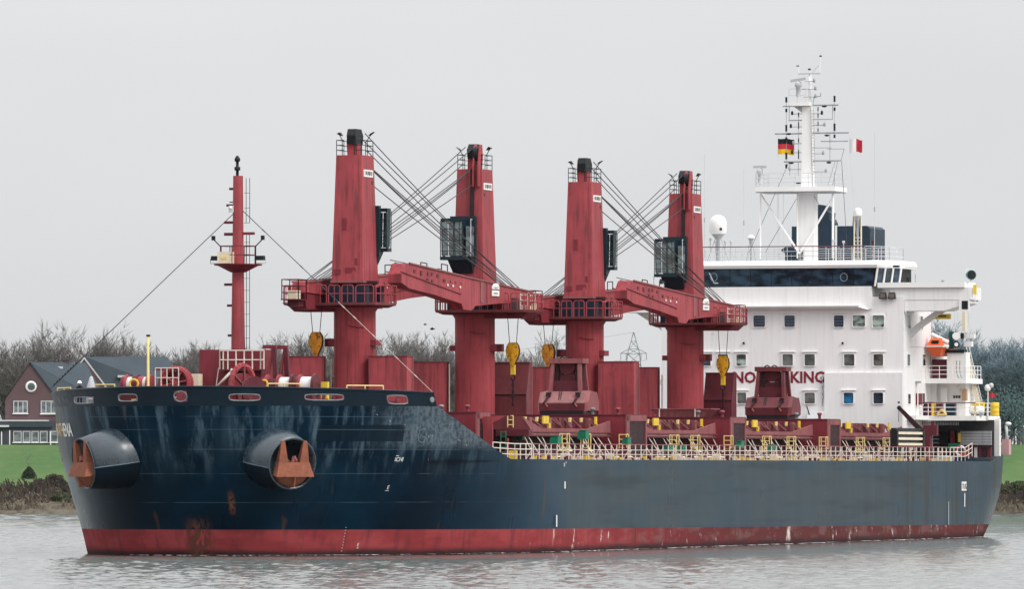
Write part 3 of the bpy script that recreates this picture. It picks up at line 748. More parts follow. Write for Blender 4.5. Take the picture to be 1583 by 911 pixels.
# ------------------------------------------------------------------ hook blocks hanging from the jib heads
def hook_block(a, b_, ztop, ztip, m, hook, label):
    h = top('hook_block', (a, b_, ztop), label, 'hook block', 'hook blocks hanging from the cranes')
    b = MB(); H = 1.75; pr_ = [(-.3, 0), (.3, 0), (.46, -.25), (.53, -.62), (.48, -.95), (.22, -1.5), (.1, -H), (-.1, -H), (-.22, -1.5), (-.48, -.95), (-.53, -.62), (-.46, -.25)]
    b.prism([(y * .9, z * .97 - .02) for y, z in pr_], -.22, .22, m, 'yz'); b.build('cheek_plate', h)
    b = MB(); b.prism(pr_, -.12, .12, BLACKRED, 'yz'); b.build('rim', h)
    b = MB(); b.lathe([(.2, .2), (.2, .27)], (0, 0, -.6), m, 12, (1, 0, 0)); b.bx(.2, .26, -.07, .07, -1.35, -.7, m)
    for y, z in ((-.33, -.35), (.33, -.35), (-.3, -1.0), (.3, -1.0), (0, -1.3)): b.lathe([(.045, .2), (.045, .26)], (0, y, z), BLACK, 6, (1, 0, 0))
    b.build('pin', h)
    for y in (-.42, .42):
        b = MB(); b.tube((0, y * .62, -.05), (0, y, ztip - ztop), .028, ROPEM, 5); b.build('rope', h)
    if hook:
        b = MB(); b.bx(-.12, .12, -.16, .16, -2.35, -1.6, YEL); b.build('shank', h)
        b = MB(); b.path([(0, .17 * math.sin(t), -2.55 + .2 * math.cos(t)) for t in [0.0, .6, 1.2, 1.9, 2.6, 3.3, 4.0, 4.6]], .07, BLACKRED, 8); b.build('hook', h)
        if hook == 1:
            for k in range(8):
                b = MB(); b.bx(-.05, .05, -.09 if k % 2 else -.05, .09 if k % 2 else .05, -3.0 - k * .24, -2.75 - k * .24, BLACKRED); b.build('chain_link', h)
    return h
hook_block(1.0, -2.5, 15.30, 17.0, RUSTY, 0, 'rust-mottled orange hook block hanging left of the foremost crane pedestal')
hook_block(-29.25, 2.5, 14.98, 17.0, HOOKY, 1, 'bright yellow hook block with chain in front of the second crane')
hook_block(-54.6, -2.5, 15.25, 17.0, RUSTY, 0, 'dull rusty hook block just left of the open-framed grab by third crane')
hook_block(-86.0, 2.5, 14.75, 17.0, HOOKY, 1, 'clean yellow hook block hanging before the white bridge front')

# ------------------------------------------------------------------ box housings that flank the crane pedestals
def housing(ac, y0, y1, z, slope):
    h = empty('deck_housing', ship); b = MB(); x0, x1 = ac + .15, ac + 1.5
    m = RED if not slope else GRABM
    if slope:
        b.prism([(x0, 6.35), (x1, 6.35), (x1, 11.2), (x1 - .75, z), (x0, z)], y0, y1, MAROON if ac < -50 else GRABM)
        b.build('casing', h); b = MB(); b.bx(x1 - .0, x1 + .03, y0, y1, 11.1, 11.22, BLACKRED); b.build('seam_strip', h)
    else:
        b.bx(x0, x1, y0, y1, 6.35, z, m); b.build('casing', h)
    b = MB(); b.bx(x0 - .04, x1 + .04 if not slope else x1 - .7, y0 - .04, y1 + .04, z, z + .07, RED2); b.build('top_edge', h)
    b = MB(); b.bx(x0 + .05, x0 + .2, y1, y1 + .05, 6.4, z - .05, PINK); b.build('corner_strip', h)
    return h
housing(0, -4.75, -2.1, 13.55, 0); hb1 = housing(0, 1.5, 4.3, 13.55, 0)
box_part('pipe', ship, .1, .2, -1.72, -1.64, 9.8, 13.4, RAILW)
b = MB(); b.path([(-27.0, -1.66, 9.6), (-27.0, -1.66, 13.4)], .05, RAILW, 6); b.build('pipe', ship)
b = MB(); b.path([(-83.0, -1.7, 10.2), (-83.0, -1.7, 13.2)], .06, RAILW, 6); b.build('pipe', ship)
for ac, yl, yr, zl, zr, sl in ((-27.93, (-4.35, -1.95), (.3, 3.2), 13.5, 13.5, 1), (-55.86, (-4.3, -1.6), (1.5, 4.35), 13.45, 13.85, 0), (-83.8, (-4.35, -2.1), (.8, 3.15), 13.75, 13.35, 1)):
    housing(ac, yl[0], yl[1], zl, 0); housing(ac - (3.9 if sl else 0), yr[0], yr[1], zr, sl)
b = MB(); me = text_mesh('- - -  --', .3, PINK, 0, 1); o = ob('stencil_lettering', me, hb1, (1.52, 3.0, 12.2)); o.rotation_euler = (R(90), 0, R(90))
me = text_mesh('-----', .24, PINK, 0, 1); o = ob('stencil_lettering', me, hb1, (1.52, 2.9, 11.4)); o.rotation_euler = (R(90), 0, R(90))

# ------------------------------------------------------------------ hatches along the port side
def crane_base(a0, a1, hw, top_z=9.55):
    d = empty('deck_store', ship)
    b = MB(); b.bx(a1, a0, -hw, hw, 6.35, top_z, RED2); b.build('wall', d)
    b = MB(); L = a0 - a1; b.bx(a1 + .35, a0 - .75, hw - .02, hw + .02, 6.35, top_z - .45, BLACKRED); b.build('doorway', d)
    b = MB()
    b.bx(a0 - .7, a0 + .03, hw, hw + .1, 6.35, top_z + .02, PINK); b.bx(a1, a1 + .3, hw, hw + .1, 6.35, top_z + .02, PINK); b.bx(a1, a0, hw + .001, hw + .1, top_z - .38, top_z + .03, PINK); b.build('door_frame', d)
    b = MB(); b.bx(a1 - .05, a0 + .05, -hw - .05, hw + .05, top_z, top_z + .09, MAROON); b.build('roof_edge', d)
    for k in range(2):
        b = MB(); b.lathe([(.12, 0), (.12, .3), (.2, .32), (.2, .45), (.1, .5)], (a0 - .4, hw - .7 - 1.9 * k, top_z + .09), CHOCKM if k else ROLLER, 8); b.build('vent', d)
    return d
crane_base(2.2, -1.2, 9.5, 9.62); crane_base(-25.4, -30.6, 12.2, 9.6); crane_base(-53.3, -57.6, 12.2, 9.58); crane_base(-81.7, -85.6, 12.2, 9.58)
def ladder_stand(parent, a, y, z0):
    l = empty('access_ladder', parent) if parent is not ship else empty('access_ladder', ship)
    b = MB()
    for yy in (y - .27, y + .27):
        b.tube((a, yy, z0), (a, yy, z0 + 1.12), .04, YELP, 5); b.tube((a - .6, yy, z0), (a - .6, yy, z0 + 1.12), .04, YELP, 5)
        b.tube((a, yy, z0 + 1.12), (a - .6, yy, z0 + 1.12), .04, YELP, 5)
    for z in (.15, .45, .78, 1.12): b.tube((a, y - .27, z0 + z), (a, y + .27, z0 + z), .035, YELP, 5)
    b.build('guard', l)
    b = MB(); b.bx(a - .8, a + .1, y - .42, y + .42, z0 - .1, z0, mat('cream_tread', (.8, .7, .45), .6)); b.build('tread', l)
    b = MB()
    for yy in (y - .2, y + .2): b.tube((a, yy, z0 - .1), (a + .1, yy + .75, 6.4), .035, RAILW, 5)
    b.build('stair', l); return l
def hatch(a0, a1, ladders, first=False):
    h = empty('hatch', ship); hw = 10.1
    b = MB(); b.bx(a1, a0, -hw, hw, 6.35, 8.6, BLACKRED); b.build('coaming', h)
    b = MB(); b.bx(a1 + .3, a0 - .3, -9.7, 9.7, 8.6, 9.42, MAROON); b.build('cover', h)
    L = a0 - a1; n = 9
    for k in range(n):
        x = a0 - L * (k + .5) / n; b = MB(); b.prism([(9.7, 8.5), (10.0, 8.5), (9.95, 9.4), (9.7, 9.4)], x - (.3, .16, .4, .2)[k % 4], x + .2, (PINK, GRABM, PINK, GRABM)[k % 4], 'yz')
        b.build('stiffener', h)
        if k % 2 == 0:
            b = MB(); b.tube((x - .8, 9.75, 9.35), (x - 1.3, 10.4, 8.7), .06, PINK, 5); b.build('strut', h)
    # rail plate, full height at both ends and dipping in the middle
    yb = 11.2
    b = MB(); b.prism([(a0, 8.05), (a0 - .2, 9.35), (a0 - L * .22, 8.62), (a1 + L * .26, 8.62), (a1 + .1, 9.2), (a1, 8.05)], yb - .12, yb, PINK)
    b.bx(a1, a0, 10.1, yb, 8.03, 8.11, GRABM); b.build('rail_plate', h)
    b = MB(); b.bx(a1 - .05, a0 + .1, yb - .02, yb + .14, 8.30, 8.38, GRABM); b.bx(a1 - .05, a0 + .1, yb - .02, yb + .18, 8.04, 8.12, MAROON); b.build('rail', h)
    b = MB(); b.bx(a1 + L * .05, a0 - L * .05, yb + .0, yb + .06, 8.14, 8.29, GRABP); b.build('rail_edge', h)
    k = 0; x = a0 - .5
    while x > a1 + .5:                       # pale slanting stays below the rail
        b = MB(); b.tube((x, yb, 8.05), (x - .3, yb + .75 + .2 * (k % 3), 6.4), .042, RAILW, 5); b.build('stay', h)
        x -= (.9, 2.1, 1.2, 2.6)[k % 4]; k += 1
    for f in (.03, .40, .97):                # yellow securing gear on the cover edge
        x = a0 - L * f; w_ = .55 if f == .40 else .16
        b = MB(); b.bx(x - w_ * 1.2, x + w_ * 1.2, 10.2, 10.32, 8.95, 9.5, YEL); b.bx(x - w_ * 1.8, x - w_ * 1.2, 10.2, 10.34, 8.5, 9.0, YEL); b.build('securing_cleat', h)
    for f in (.2, .33, .7, .83):
        x = a0 - L * f; b = MB(); b.bx(x - .12, x + .12, 10.0, 10.15, 9.1, 9.4, YELP); b.bx(x - .3, x - .1, 10.0, 10.12, 9.3, 9.42, YELP); b.build('roller', h)
    for f in (.15, .52, .62, .9):
        x = a0 - L * f; b = MB(); b.tube((x, 10.2, 9.3), (x - .9, 10.5, 8.6), .06, GRABP, 5); b.build('strut', h)
    # piping on deck in front of the coaming
    for z, y, m, r in ((6.62, 12.2, MAROON, .12), (6.6, 12.8, CREAM, .07), (6.9, 11.8, MAROON, .09)):
        b = MB(); b.tube((a0, y, z), (a1, y, z), r, m, 6); b.build('pipe', h)
    for k in range(6):
        x = a0 - L * (k + .4) / 6; b = MB(); b.bx(x - .15, x + .15, 13.6, 14.2, 6.35, 6.35 + (.5, .9, .35)[k % 3], (CREAM, MAROON, PINK)[k % 3]); b.build('vent_pipe', h)
    for f in ladders: ladder_stand(h, a0 - L * f, 12.1, 7.1)
    return h
hatch(-3.2, -25.0, (.32, .56, 1.0)); hatch(-31.2, -53.0, (.32, .58, 1.0)); hatch(-58.2, -81.2, (.25, .56, .98)); hatch(-86.4, -109.5, (.25, .62, .98))
# hatch ahead of the foremost crane, mostly behind the forecastle
b = MB(); b.bx(3.0, 20.5, -8.6, 8.6, 6.35, 9.3, MAROON); b.build('hatch', ship)
# support post with triangular head and short ladders just aft of the sloped bulwark
b = MB(); a, z = on_b(764, 690, 10.4); b.prism([(9.0, 9.35), (11.3, 9.45), (10.3, 8.9), (10.3, 6.4), (9.7, 6.4), (9.6, 8.9)], a - .1, a + .1, RED, 'yz'); b.build('support_post', ship)
b = MB(); b.bx(-3.0, -2.2, 9.6, 12.0, 8.05, 8.5, MAROON); b.prism([(9.2, 8.5), (12.0, 8.5), (11.4, 9.4), (9.2, 9.5)], -3.1, -2.7, GRABM, 'yz'); b.build('hatch_end_plate', ship)
def ladder(name, parent, a, y, z0, z1, w, m, step=.35):
    b = MB()
    for yy in (y - w / 2, y + w / 2): b.tube((a, yy, z0), (a, yy, z1), .04, m, 5)
    z = z0 + step / 2
    while z < z1: b.tube((a, y - w / 2, z), (a, y + w / 2, z), .035, m, 5); z += step
    return b.build(name, parent)
bb, zz = on_a(789, 642, -2.5); ladder('ladder', ship, -2.5, bb, 8.65, 9.45, .4, YELP)
bb, zz = on_a(778, 690, -1.0); ladder('ladder', ship, -1.0, bb, 6.4, 8.4, .36, GREEN)
b = MB(); bb, zz = on_a(785, 690, -1.0); b.tube((-1, bb, 6.4), (-1, bb, 7.9), .07, RED, 6); b.build('standpipe', ship)
bb, zz = on_a(780, 706, 8.0); b = MB(); b.bx(10.5, 10.9, 14.6, 15.1, 6.4, 7.0, YEL); b.build('bollard', ship)

# green fire-hose boxes on the deck
def green_box(px, py, bpl, w, h, label_plate=False):
    a, z = on_b(px, py, bpl); g = empty('hose_box', ship); b = MB(); b.prism([(bpl - w / 2, z - h / 2), (bpl + w / 2, z - h / 2), (bpl + w / 2, z + h / 2), (bpl - w * .28, z + h / 2), (bpl - w / 2, z + h * .2)], a - .9, a, GREEN, 'yz'); b.build('case', g)
    b = MB(); b.bx(a - .95, a + .04, bpl - w * .3, bpl + w / 2 + .03, z + h / 2, z + h / 2 + .05, GREEN); b.build('lid', g)
    b = MB(); b.bx(a - .2, a - .1, bpl - .05, bpl + .05, 6.35, z - h / 2, MAROON); b.build('leg', g)
    if label_plate:
        b = MB()
        for k in range(4): b.bx(a, a + .02, bpl - .2 + k * .12, bpl - .13 + k * .12, z, z + .1, WTEXT)
        b.bx(a, a + .02, bpl - .2, bpl + .22, z + .16, z + .2, WTEXT); b.build('stencil_lettering', g)
green_box(803, 674, 10.6, .42, .6, True); green_box(856, 681, 12.6, .6, .52); green_box(899, 673, 12.4, .62, .6); green_box(966, 683, 13.0, .42, .5); green_box(1030, 694, 13.4, .5, .5)
green_box(1051, 694, 13.4, .45, .5); green_box(1142, 688, 13.0, .4, .5); green_box(1190, 694, 13.4, .5, .55); green_box(1387, 694, 13.6, .4, .6)

# ------------------------------------------------------------------ main deck railing, section by section
DZ = 6.36
def rail_section(x0, n, step):
    r = empty('railing', ship)
    pm = MB(); pm.tube((0, 0, 0), (0, 0, 1.1), .04, RAILW, 5)
    qm = MB(); qm.tube((0, 0, 0), (0, 0, 1.1), .04, RAILW, 5); qm.tube((0, -.55, 0), (0, -.03, .8), .04, RAILW, 5)
    if 'p' not in RP: RP['p'], RP['q'] = pm.mesh('post'), qm.mesh('post')
    for k in range(n + 1):
        ob('post', RP['q'] if k % 3 == 0 else RP['p'], r, (x0 - step * k, 15.75, DZ))
    for z in (.4, .72, 1.1):
        b = MB(); b.tube((x0, 15.75, DZ + z), (x0 - step * n, 15.75, DZ + z), .026 if z < 1 else .036, RAILW if z < 1 else PINK, 5); b.build('rail', r)
RP = {}
r0 = empty('railing', ship)
b = MB(); rail_run(b, [(15.8, half_beam(15.8, 6.4) - .25, DZ + .1), (12.4, half_beam(12.4, 6.4) - .25, DZ), (9.4, 15.75, DZ)], 1.1, RAILW, 3, .036, 1.2); b.build('rail', r0)
x = 9.0
while x > -103:
    rail_section(x, 8, 1.4); x -= 8 * 1.4 + .5
# scupper pipes and fittings on the deck edge, pale and yellow
b = MB(); random.seed(3)
for k in range(150):
    x = 8 - k * .78 + random.uniform(-.2, .2); h = random.choice((.1, .16, .22, .3)); b.bx(x - .14, x + .14, 15.2, 15.5, DZ, DZ + h, random.choice((YELP, CREAM, RAILW, MAROON, YEL)))
o = b.build('deck_edge_fittings', ship); o['kind'] = 'stuff'
# ------------------------------------------------------------------ grabs standing on the hatch covers
def grab(a, bc, z0, h, w, label, worn, rz=0):
    g = top('grab', (a, bc, z0), label, 'grab', 'cargo grabs on the hatch covers', rz)
    mt, mu = (GRABP, PINK) if worn else (GRABM, GRABM)
    s = h / 4.9; W_ = w / 2
    b = MB()                                # two clam shells, chamfered ends
    L = 1.5
    for sx in (1, -1):
        prof = [(0, .35), (.9 * sx, .0), (1.75 * sx, .55), (1.75 * sx, 1.25), (1.05 * sx, 2.15), (0, 2.25)]
        b.prism([(x, z * s) for x, z in prof], -W_ * .86, W_ * .86, mt)
    b.build('shell', g)
    b = MB()
    for sx in (1, -1): b.prism([(sx * .0, .3 * s), (sx * .95, -.04), (sx * 1.6, .3 * s), (0, .6 * s)], -W_ * .9, W_ * .9, BLACK)
    b.build('shell_lip', g)
    b = MB(); b.bx(1.5, 1.79, -W_ * .88, W_ * .86, .06 * s, .62 * s, BLACK); b.build('shell_gap_shade', g)  # black block put in for the dark hollow between the shells
    b = MB(); b.bx(1.76, 1.82, -W_ * .9, W_ * .9, .6 * s, 1.2 * s, MAROON); b.bx(1.74, 1.84, -W_ * .95, W_ * .95, 1.18 * s, 1.26 * s, mt); b.build('cutting_edge', g)
    for sy in (-1, 1):
        b = MB(); y = sy * W_ * .86
        q = [(-1.7, .5), (1.7, .5), (1.75, 1.25), (1.05, 2.15), (-1.05, 2.15), (-1.75, 1.25)]
        b.hull2([(x, y, z * s) for x, z in q], [(x * .8, sy * W_, .15 + z * s * .92) for x, z in q], mu if sy > 0 else mt); b.build('end_plate', g)
    ym = W_ * .52
    for sx in (-1, 1):
        for sy in (-1, 1):
            b = MB(); b.hull2([(sx * .95 - .14, sy * (ym + .15) - .13, 2.0 * s), (sx * .95 + .14, sy * (ym + .15) - .13, 2.0 * s), (sx * .95 + .14, sy * (ym + .15) + .13, 2.0 * s), (sx * .95 - .14, sy * (ym + .15) + .13, 2.0 * s)],
                              [(sx * .6 - .14, sy * ym - .13, 4.5 * s), (sx * .6 + .14, sy * ym - .13, 4.5 * s), (sx * .6 + .14, sy * ym + .13, 4.5 * s), (sx * .6 - .14, sy * ym + .13, 4.5 * s)], PINK if worn else mt); b.build('arm', g)
    b = MB(); b.bx(-.8, .8, -ym - .3, ym + .3, 4.45 * s, 4.85 * s, PINK if worn else mt); b.build('top_beam', g)
    b = MB(); b.bx(-.7, .7, -ym, ym, 2.2 * s, 3.05 * s, MAROON); b.build('lower_beam', g)
    b = MB(); b.lathe([(.62, -.3), (.62, .3)], (.1, 0, 4.2 * s), MAROON, 16, (1, 0, 0)); b.bx(-.2, .3, -.5, .5, 3.0 * s, 3.5 * s, MAROON)
    b.tube((.2, -.6, 3 * s), (.2, -.35, 4.1 * s), .12, MAROON, 6); b.tube((.2, .6, 3 * s), (.2, .35, 4.1 * s), .12, MAROON, 6); b.bx(-.5, .5, -ym, -ym + .35, 3.0 * s, 4.4 * s, BLACKRED); b.bx(-.5, .5, ym - .35, ym, 3.0 * s, 4.4 * s, BLACKRED); b.build('sheave_block', g)
    b = MB()
    for y in (-ym * .35, -ym * .2): b.path([(1.1, y, 2.2 * s), (1.5, y * .9, 1.6 * s), (1.86, y * 1.3, .9 * s)], .03, BLACK, 5)
    b.build('chain', g)
    for y in (-ym * 1.15, ym * 1.1):
        b = MB(); b.bx(1.05, 1.5, y - .16, y + .16, 1.7 * s, 2.1 * s, BLACKRED); b.tube((1.4, y, 1.8 * s), (1.9, y - .2, 1.2 * s), .09, BLACKRED, 6); b.tube((1.8, y - .2, 1.3 * s), (1.9, y + .1, .9 * s), .07, RUSTA, 6); b.build('hinge', g)
    b = MB()
    for y in (-ym * .5, ym * .1): b.path([(0, y - .2, 4.85 * s), (0, y, 5.0 * s), (0, y + .25, 4.85 * s)], .05, BLACKRED, 5)
    b.build('lifting_eye', g)
    return g
grab(-48.5, .95, 9.55, 4.55, 3.95, 'worn pinkish grab standing before the third crane pedestal', True)
grab(-95.0, 4.15, 9.5, 4.5, 3.9, 'dark maroon grab standing before the no smoking sign', False)
# shallow tray with tapered ends on two props in front of the aftmost crane
tr = top('tray', (-74, 2.75, 9.42), 'shallow dull red tray with tapered ends lying before the aftmost crane', 'tray')
b = MB(); b.hull2([(-1, -1.7, .25), (1, -1.7, .25), (1, 1.7, .25), (-1, 1.7, .25)], [(-1.2, -2.45, .95), (1.2, -2.45, .95), (1.2, 2.45, .95), (-1.2, 2.45, .95)], PINK); b.build('shell', tr)
b = MB(); b.bx(-1.28, 1.28, -2.5, 2.5, .95, 1.03, PINK); b.build('rim', tr)
b = MB()
for y in (-1.7, 1.2): b.bx(1.22, 1.3, y - .04, y + .04, 0, 1.0, RAILW)
b.bx(-1, 1, -1.6, 1.6, 0, .25, BLACKRED); b.build('cradle', tr)

# ------------------------------------------------------------------ forecastle gear
FZ = 9.86
A_M = 24.84
fm = empty('foremast', ship)
b = MB(); b.lathe([(.47, FZ), (.45, 15), (.38, 20), (.33, 25.3), (.33, 25.35)], (A_M, 0, 0), RED, 18); b.build('mast', fm)
b = MB(); b.lathe([(.5, 18.9), (1.35, 19.33), (1.6, 19.36), (1.62, 19.45)], (A_M, 0, 0), RED2, 16); b.build('platform', fm)
b = MB(); P = [(A_M + 1.25 * math.cos(k * math.pi / 4), 1.25 * math.sin(k * math.pi / 4), 19.45) for k in range(9)]; rail_run(b, P, 1.2, MAROON, 2, .028, 1.0); b.build('railing', fm)
for s in (-1, 1):
    b = MB(); b.path([(A_M, s * 1.2, 20.6), (A_M, s * 1.72, 21.1)], .04, BLACK, 5); b.bx(A_M - .12, A_M + .12, s * 1.74 - .1, s * 1.74 + .1, 21.05, 21.35, BLACK); b.build('navigation_light', fm)
    b = MB(); b.bx(A_M - .2, A_M + .2, s * 1.55 - .3, s * 1.55 + .3, 19.7, 20.0, BLACK); b.path([(A_M, s * 1.3, 19.5), (A_M, s * 1.95, 19.5), (A_M, s * 1.95, 19.85)], .03, LGREY, 5); b.build('floodlight', fm)
b = MB(); b.bx(A_M + .3, A_M + 1.2, -1.05, -.15, 19.48, 20.25, CREAM); b.bx(A_M + 1.2, A_M + 1.23, -.8, -.4, 19.75, 19.95, YELP); b.build('foghorn_box', fm)
for z, l0, l1 in ((22.15, -.95, -.3), (20.95 + 1.1, -.0, .0), (18.0, -.95, -.35)):
    if l1 != l0: box_part('spreader', fm, A_M - .1, A_M + .1, l0, l1, z, z + .17, MAROON)
box_part('fitting', fm, A_M - .1, A_M + .1, -0.6, -0.25, 24.4, 24.56, MAROON); box_part('fitting', fm, A_M - .1, A_M + .1, -0.75, -0.3, 16.6, 16.76, MAROON); box_part('fitting', fm, A_M - .1, A_M + .1, -0.7, -0.3, 14.6, 14.76, MAROON); box_part('fitting', fm, A_M - .1, A_M + .1, -0.8, -0.25, 23.3, 23.46, MAROON); box_part('spreader', fm, A_M - .12, A_M + .12, -.95, -.35, 21.35, 21.55, MAROON); box_part('spreader', fm, A_M - .12, A_M + .12, .35, 1.15, 21.4, 21.58, RED2)
b = MB(); b.bx(A_M + .2, A_M + .5, -.5, -.2, 22.9, 23.35, LGREY); b.sphere((A_M + .45, -.35, 23.2), .14, WHITE2, 8); b.build('masthead_light', fm)
b = MB(); b.tube((A_M, -.6, 23.6), (A_M, -.3, 23.6), .04, BLACK, 5); b.build('light_bracket', fm)
b = MB(); b.lathe([(.1, 25.35), (.1, 25.7), (.2, 25.72), (.2, 25.95), (.1, 25.97), (.1, 26.3), (.19, 26.32), (.19, 26.5), (.06, 26.7)], (A_M, -.05, 0), BLACK, 10); b.build('top_light', fm)
for z0, z1 in ((22.2, 25.2), (10.5, 21.5)):
    l = MB()
    for yy in (.5, .75) if z0 > 20 else (.52, .74): l.tube((A_M - .2, yy, z0), (A_M - .2, yy, z1), .022, BLACK, 5)
    z = z0
    while z < z1: l.tube((A_M - .2, .35, z), (A_M - .2, .75, z), .018, BLACK, 4); z += 1.0 if z0 > 20 else .8
    l.build('ladder', fm)
b = MB(); b.tube((A_M, -.3, 18.5), (A_M - 1, -.75, 11), .025, ROPEM, 5); b.tube((A_M, .3, 18.5), (A_M, .55, 12), .025, ROPEM, 5); b.build('halyard', fm)
box_part('mast_locker', fm, A_M + .25, A_M + .8, -.95, -.2, 12.75, 13.3, YELP)
# stays
e1 = bul_pt(phi_of(80), 11.0)
b = MB(); b.tube((A_M, -.35, 22.8), (e1[0], e1[1], 11.15), .028, ROPEM, 5); b.build('stay', fm)
b = MB(); e2 = bul_pt(phi_of(672), 10.8); p = Vector((A_M, .35, 23.0)); q = Vector(e2)
b.tube(p, p.lerp(q, .5), .028, ROPEM, 5); b.tube(p.lerp(q, .5), q, .02, ROPEW, 5)
for f in (.1, .3, .52, .58, .68, .8, .9): v = p.lerp(q, f); b.tube(v, p.lerp(q, f + .015), .04, ROPEM if f < .5 else ROPEW, 5)
b.build('stay', fm)
b = MB(); v0 = Vector(e1)
for k in range(9):
    w0 = Vector((A_M, -.35, 22.8)).lerp(Vector((e1[0], e1[1], 11.15)), .86 + .015 * k); b.tube(w0, w0 + Vector((0, .06, .16)), .06, BLACK, 5)
b.build('shackle', fm)
# bosun store: red block carrying the mast, raised walkway with white railing
bs = empty('bosun_store', ship)
b1, _ = on_a(308, 540, 25.9); b2, _ = on_a(404, 540, 25.9)
zt = on_a(308, 541, 25.9)[1]
box_part('wall', bs, 22.6, 25.9, b1, b2 - .0, FZ, zt, RED2)
b3, _ = on_a(340, 540, 26.6); b4, _ = on_a(403, 540, 26.6)
box_part('walkway', bs, 25.9, 26.7, b3, b4 + .2, 12.30, 12.4, MAROON)
b = MB(); rail_run(b, [(25.95, b3, 12.4), (26.65, b3, 12.4), (26.65, b4, 12.4), (25.95, b4, 12.4)], 1.25, RAILW, 2, .045, .55); b.build('railing', bs)
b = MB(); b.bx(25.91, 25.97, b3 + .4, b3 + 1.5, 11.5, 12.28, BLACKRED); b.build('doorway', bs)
b = MB(); b.bx(25.91, 25.99, b3 + 1.5, b3 + 1.85, 10.9, 11.6, CREAM); b.build('notice_board', bs)
b5 = b2
b = MB()                                   # sloping frame on the port side of the store
for x in (25.6, 23.2):
    b.hull2([(x - .15, b5 + .05, zt + .05), (x + .15, b5 + .05, zt + .05), (x + .15, b5 + .95, zt + .05), (x - .15, b5 + .95, zt + .05)], [(x - .15, b5 + .05, zt + .3), (x + .15, b5 + .05, zt + .3), (x + .15, b5 + .95, zt + .3), (x - .15, b5 + .95, zt + .3)], RED2)
    b.hull2([(x - .15, b5 + .9, FZ), (x + .15, b5 + .9, FZ), (x + .15, b5 + 1.2, FZ), (x - .15, b5 + 1.2, FZ)], [(x - .15, b5 + .65, zt + .1), (x + .15, b5 + .65, zt + .1), (x + .15, b5 + .95, zt + .1), (x - .15, b5 + .95, zt + .1)], MAROON)
    b.tube((x, b5 + .1, FZ + .6), (x, b5 + .7, zt), .09, RED, 6)
b.build('side_frame', bs)
b = MB(); b.tube((26.9, on_a(333, 596, 27)[0], 11.15), (26.9, on_a(357, 570, 27)[0], 12.25), .09, RAILW, 8); b.tube((26.9, on_a(357, 570, 27)[0], 12.25), (26.9, on_a(359, 566, 27)[0], 12.4), .13, RAILW, 8); b.build('vent_pipe', bs)
b = MB(); b.tube((26.8, on_a(333, 590, 26.8)[0], 11.0), (26.8, on_a(338, 560, 26.8)[0], 12.5), .03, ROPEW, 5); b.build('halyard', bs)
# mooring winches
def big_wheel(px, py, a, r, name):
    bb, zz = on_a(px, py, a); w = empty(name, ship)
    b = MB(); N = 30
    for dx in (-.25, .25):
        P = [(a + dx, bb + r * math.cos(2 * math.pi * k / N), zz + r * math.sin(2 * math.pi * k / N)) for k in range(N + 1)]; b.path(P, .16, RED, 6)
    b.build('rim', w); b = MB(); b.lathe([(r * .8, -.06), (r * .8, .06)], (a, bb, zz), MAROON, 26, (1, 0, 0)); b.build('web', w)
    for k in range(4):
        t = math.pi * k / 4 + .2; b = MB(); b.tube((a + .3, bb - r * math.cos(t), zz - r * math.sin(t)), (a + .3, bb + r * math.cos(t), zz + r * math.sin(t)), .07, RED, 6); b.build('spoke', w)
    b = MB(); b.bx(a - .5, a + .5, bb - r * .5, bb + r * .5, FZ, zz - r * .5, MAROON); b.build('bed', w)
    return w
big_wheel(272, 593, 28.5, 1.0, 'windlass_wheel')
def windlass_small(px, py, a):
    bb, zz = on_a(px, py, a); w = empty('windlass_wheel', ship); N = 26
    b = MB(); ax = Vector((.55, .83, 0)).normalized(); sd = Vector((-.83, .55, 0)); c0 = Vector((a, bb, zz))
    P = [c0 + sd * .95 * math.cos(2 * math.pi * k / N) + Vector((0, 0, 1.35 * math.sin(2 * math.pi * k / N))) for k in range(N + 1)]; b.path(P, .2, RED, 6); b.build('rim', w)
    b = MB(); b.lathe([(.85, -.15), (.85, .15)], c0, RED2, 20, ax); b.lathe([(1.0, 0), (1.0, .2)], c0 + ax * 1.1 - Vector((0, 0, .35)), MAROON, 18, ax); b.build('drum', w)
    for k in range(3):
        b = MB(); t = .5 + k * 1.05; b.tube(c0 + ax * .2 - sd * .9 * math.cos(t) - Vector((0, 0, 1.25 * math.sin(t))), c0 + ax * .2 + sd * .9 * math.cos(t) + Vector((0, 0, 1.25 * math.sin(t))), .06, PINK, 6); b.build('spoke', w)
windlass_small(375, 597, 28.2)
def winch(px0, px1, py, a, seq, name='mooring_winch'):
    w = empty(name, ship); b0, zz = on_a(px0, py, a); b1_, _ = on_a(px1, py, a); n = sum(s[1] for s in seq); y = b0
    for m, k, r, nm in seq:
        y2 = y + (b1_ - b0) * k / n; b = MB(); b.lathe([(r, 0), (r, y2 - y)], (a, y, zz), m, 18, (0, 1, 0)); b.build(nm, w); y = y2
    b = MB(); b.bx(a - .5, a + .5, b0, b1_, FZ, zz - .4, MAROON); b.build('bed', w); return w
winch(406, 490, 597, 26.5, [(RED2, .5, .62, 'brake'), (RED, .3, .75, 'flange'), (MAROON, 1.1, .5, 'drum'), (RED, .3, .75, 'flange'), (FLAGW, 1.3, .58, 'rope_coil'), (MAROON, .3, .78, 'flange'), (MAROON, .6, .6, 'drum'), (RED, .3, .75, 'flange'), (FLAGW, 1.4, .6, 'rope_coil'), (MAROON, .35, .8, 'flange')])
winch(190, 235, 596, 28.5, [(RED2, .5, .6, 'brake'), (RED, .3, .72, 'flange'), (FLAGW, .8, .55, 'rope_coil'), (MAROON, .6, .7, 'flange'), (RED, .8, .6, 'drum'), (FLAGW, .5, .55, 'rope_coil'), (RED, .5, .7, 'flange')])
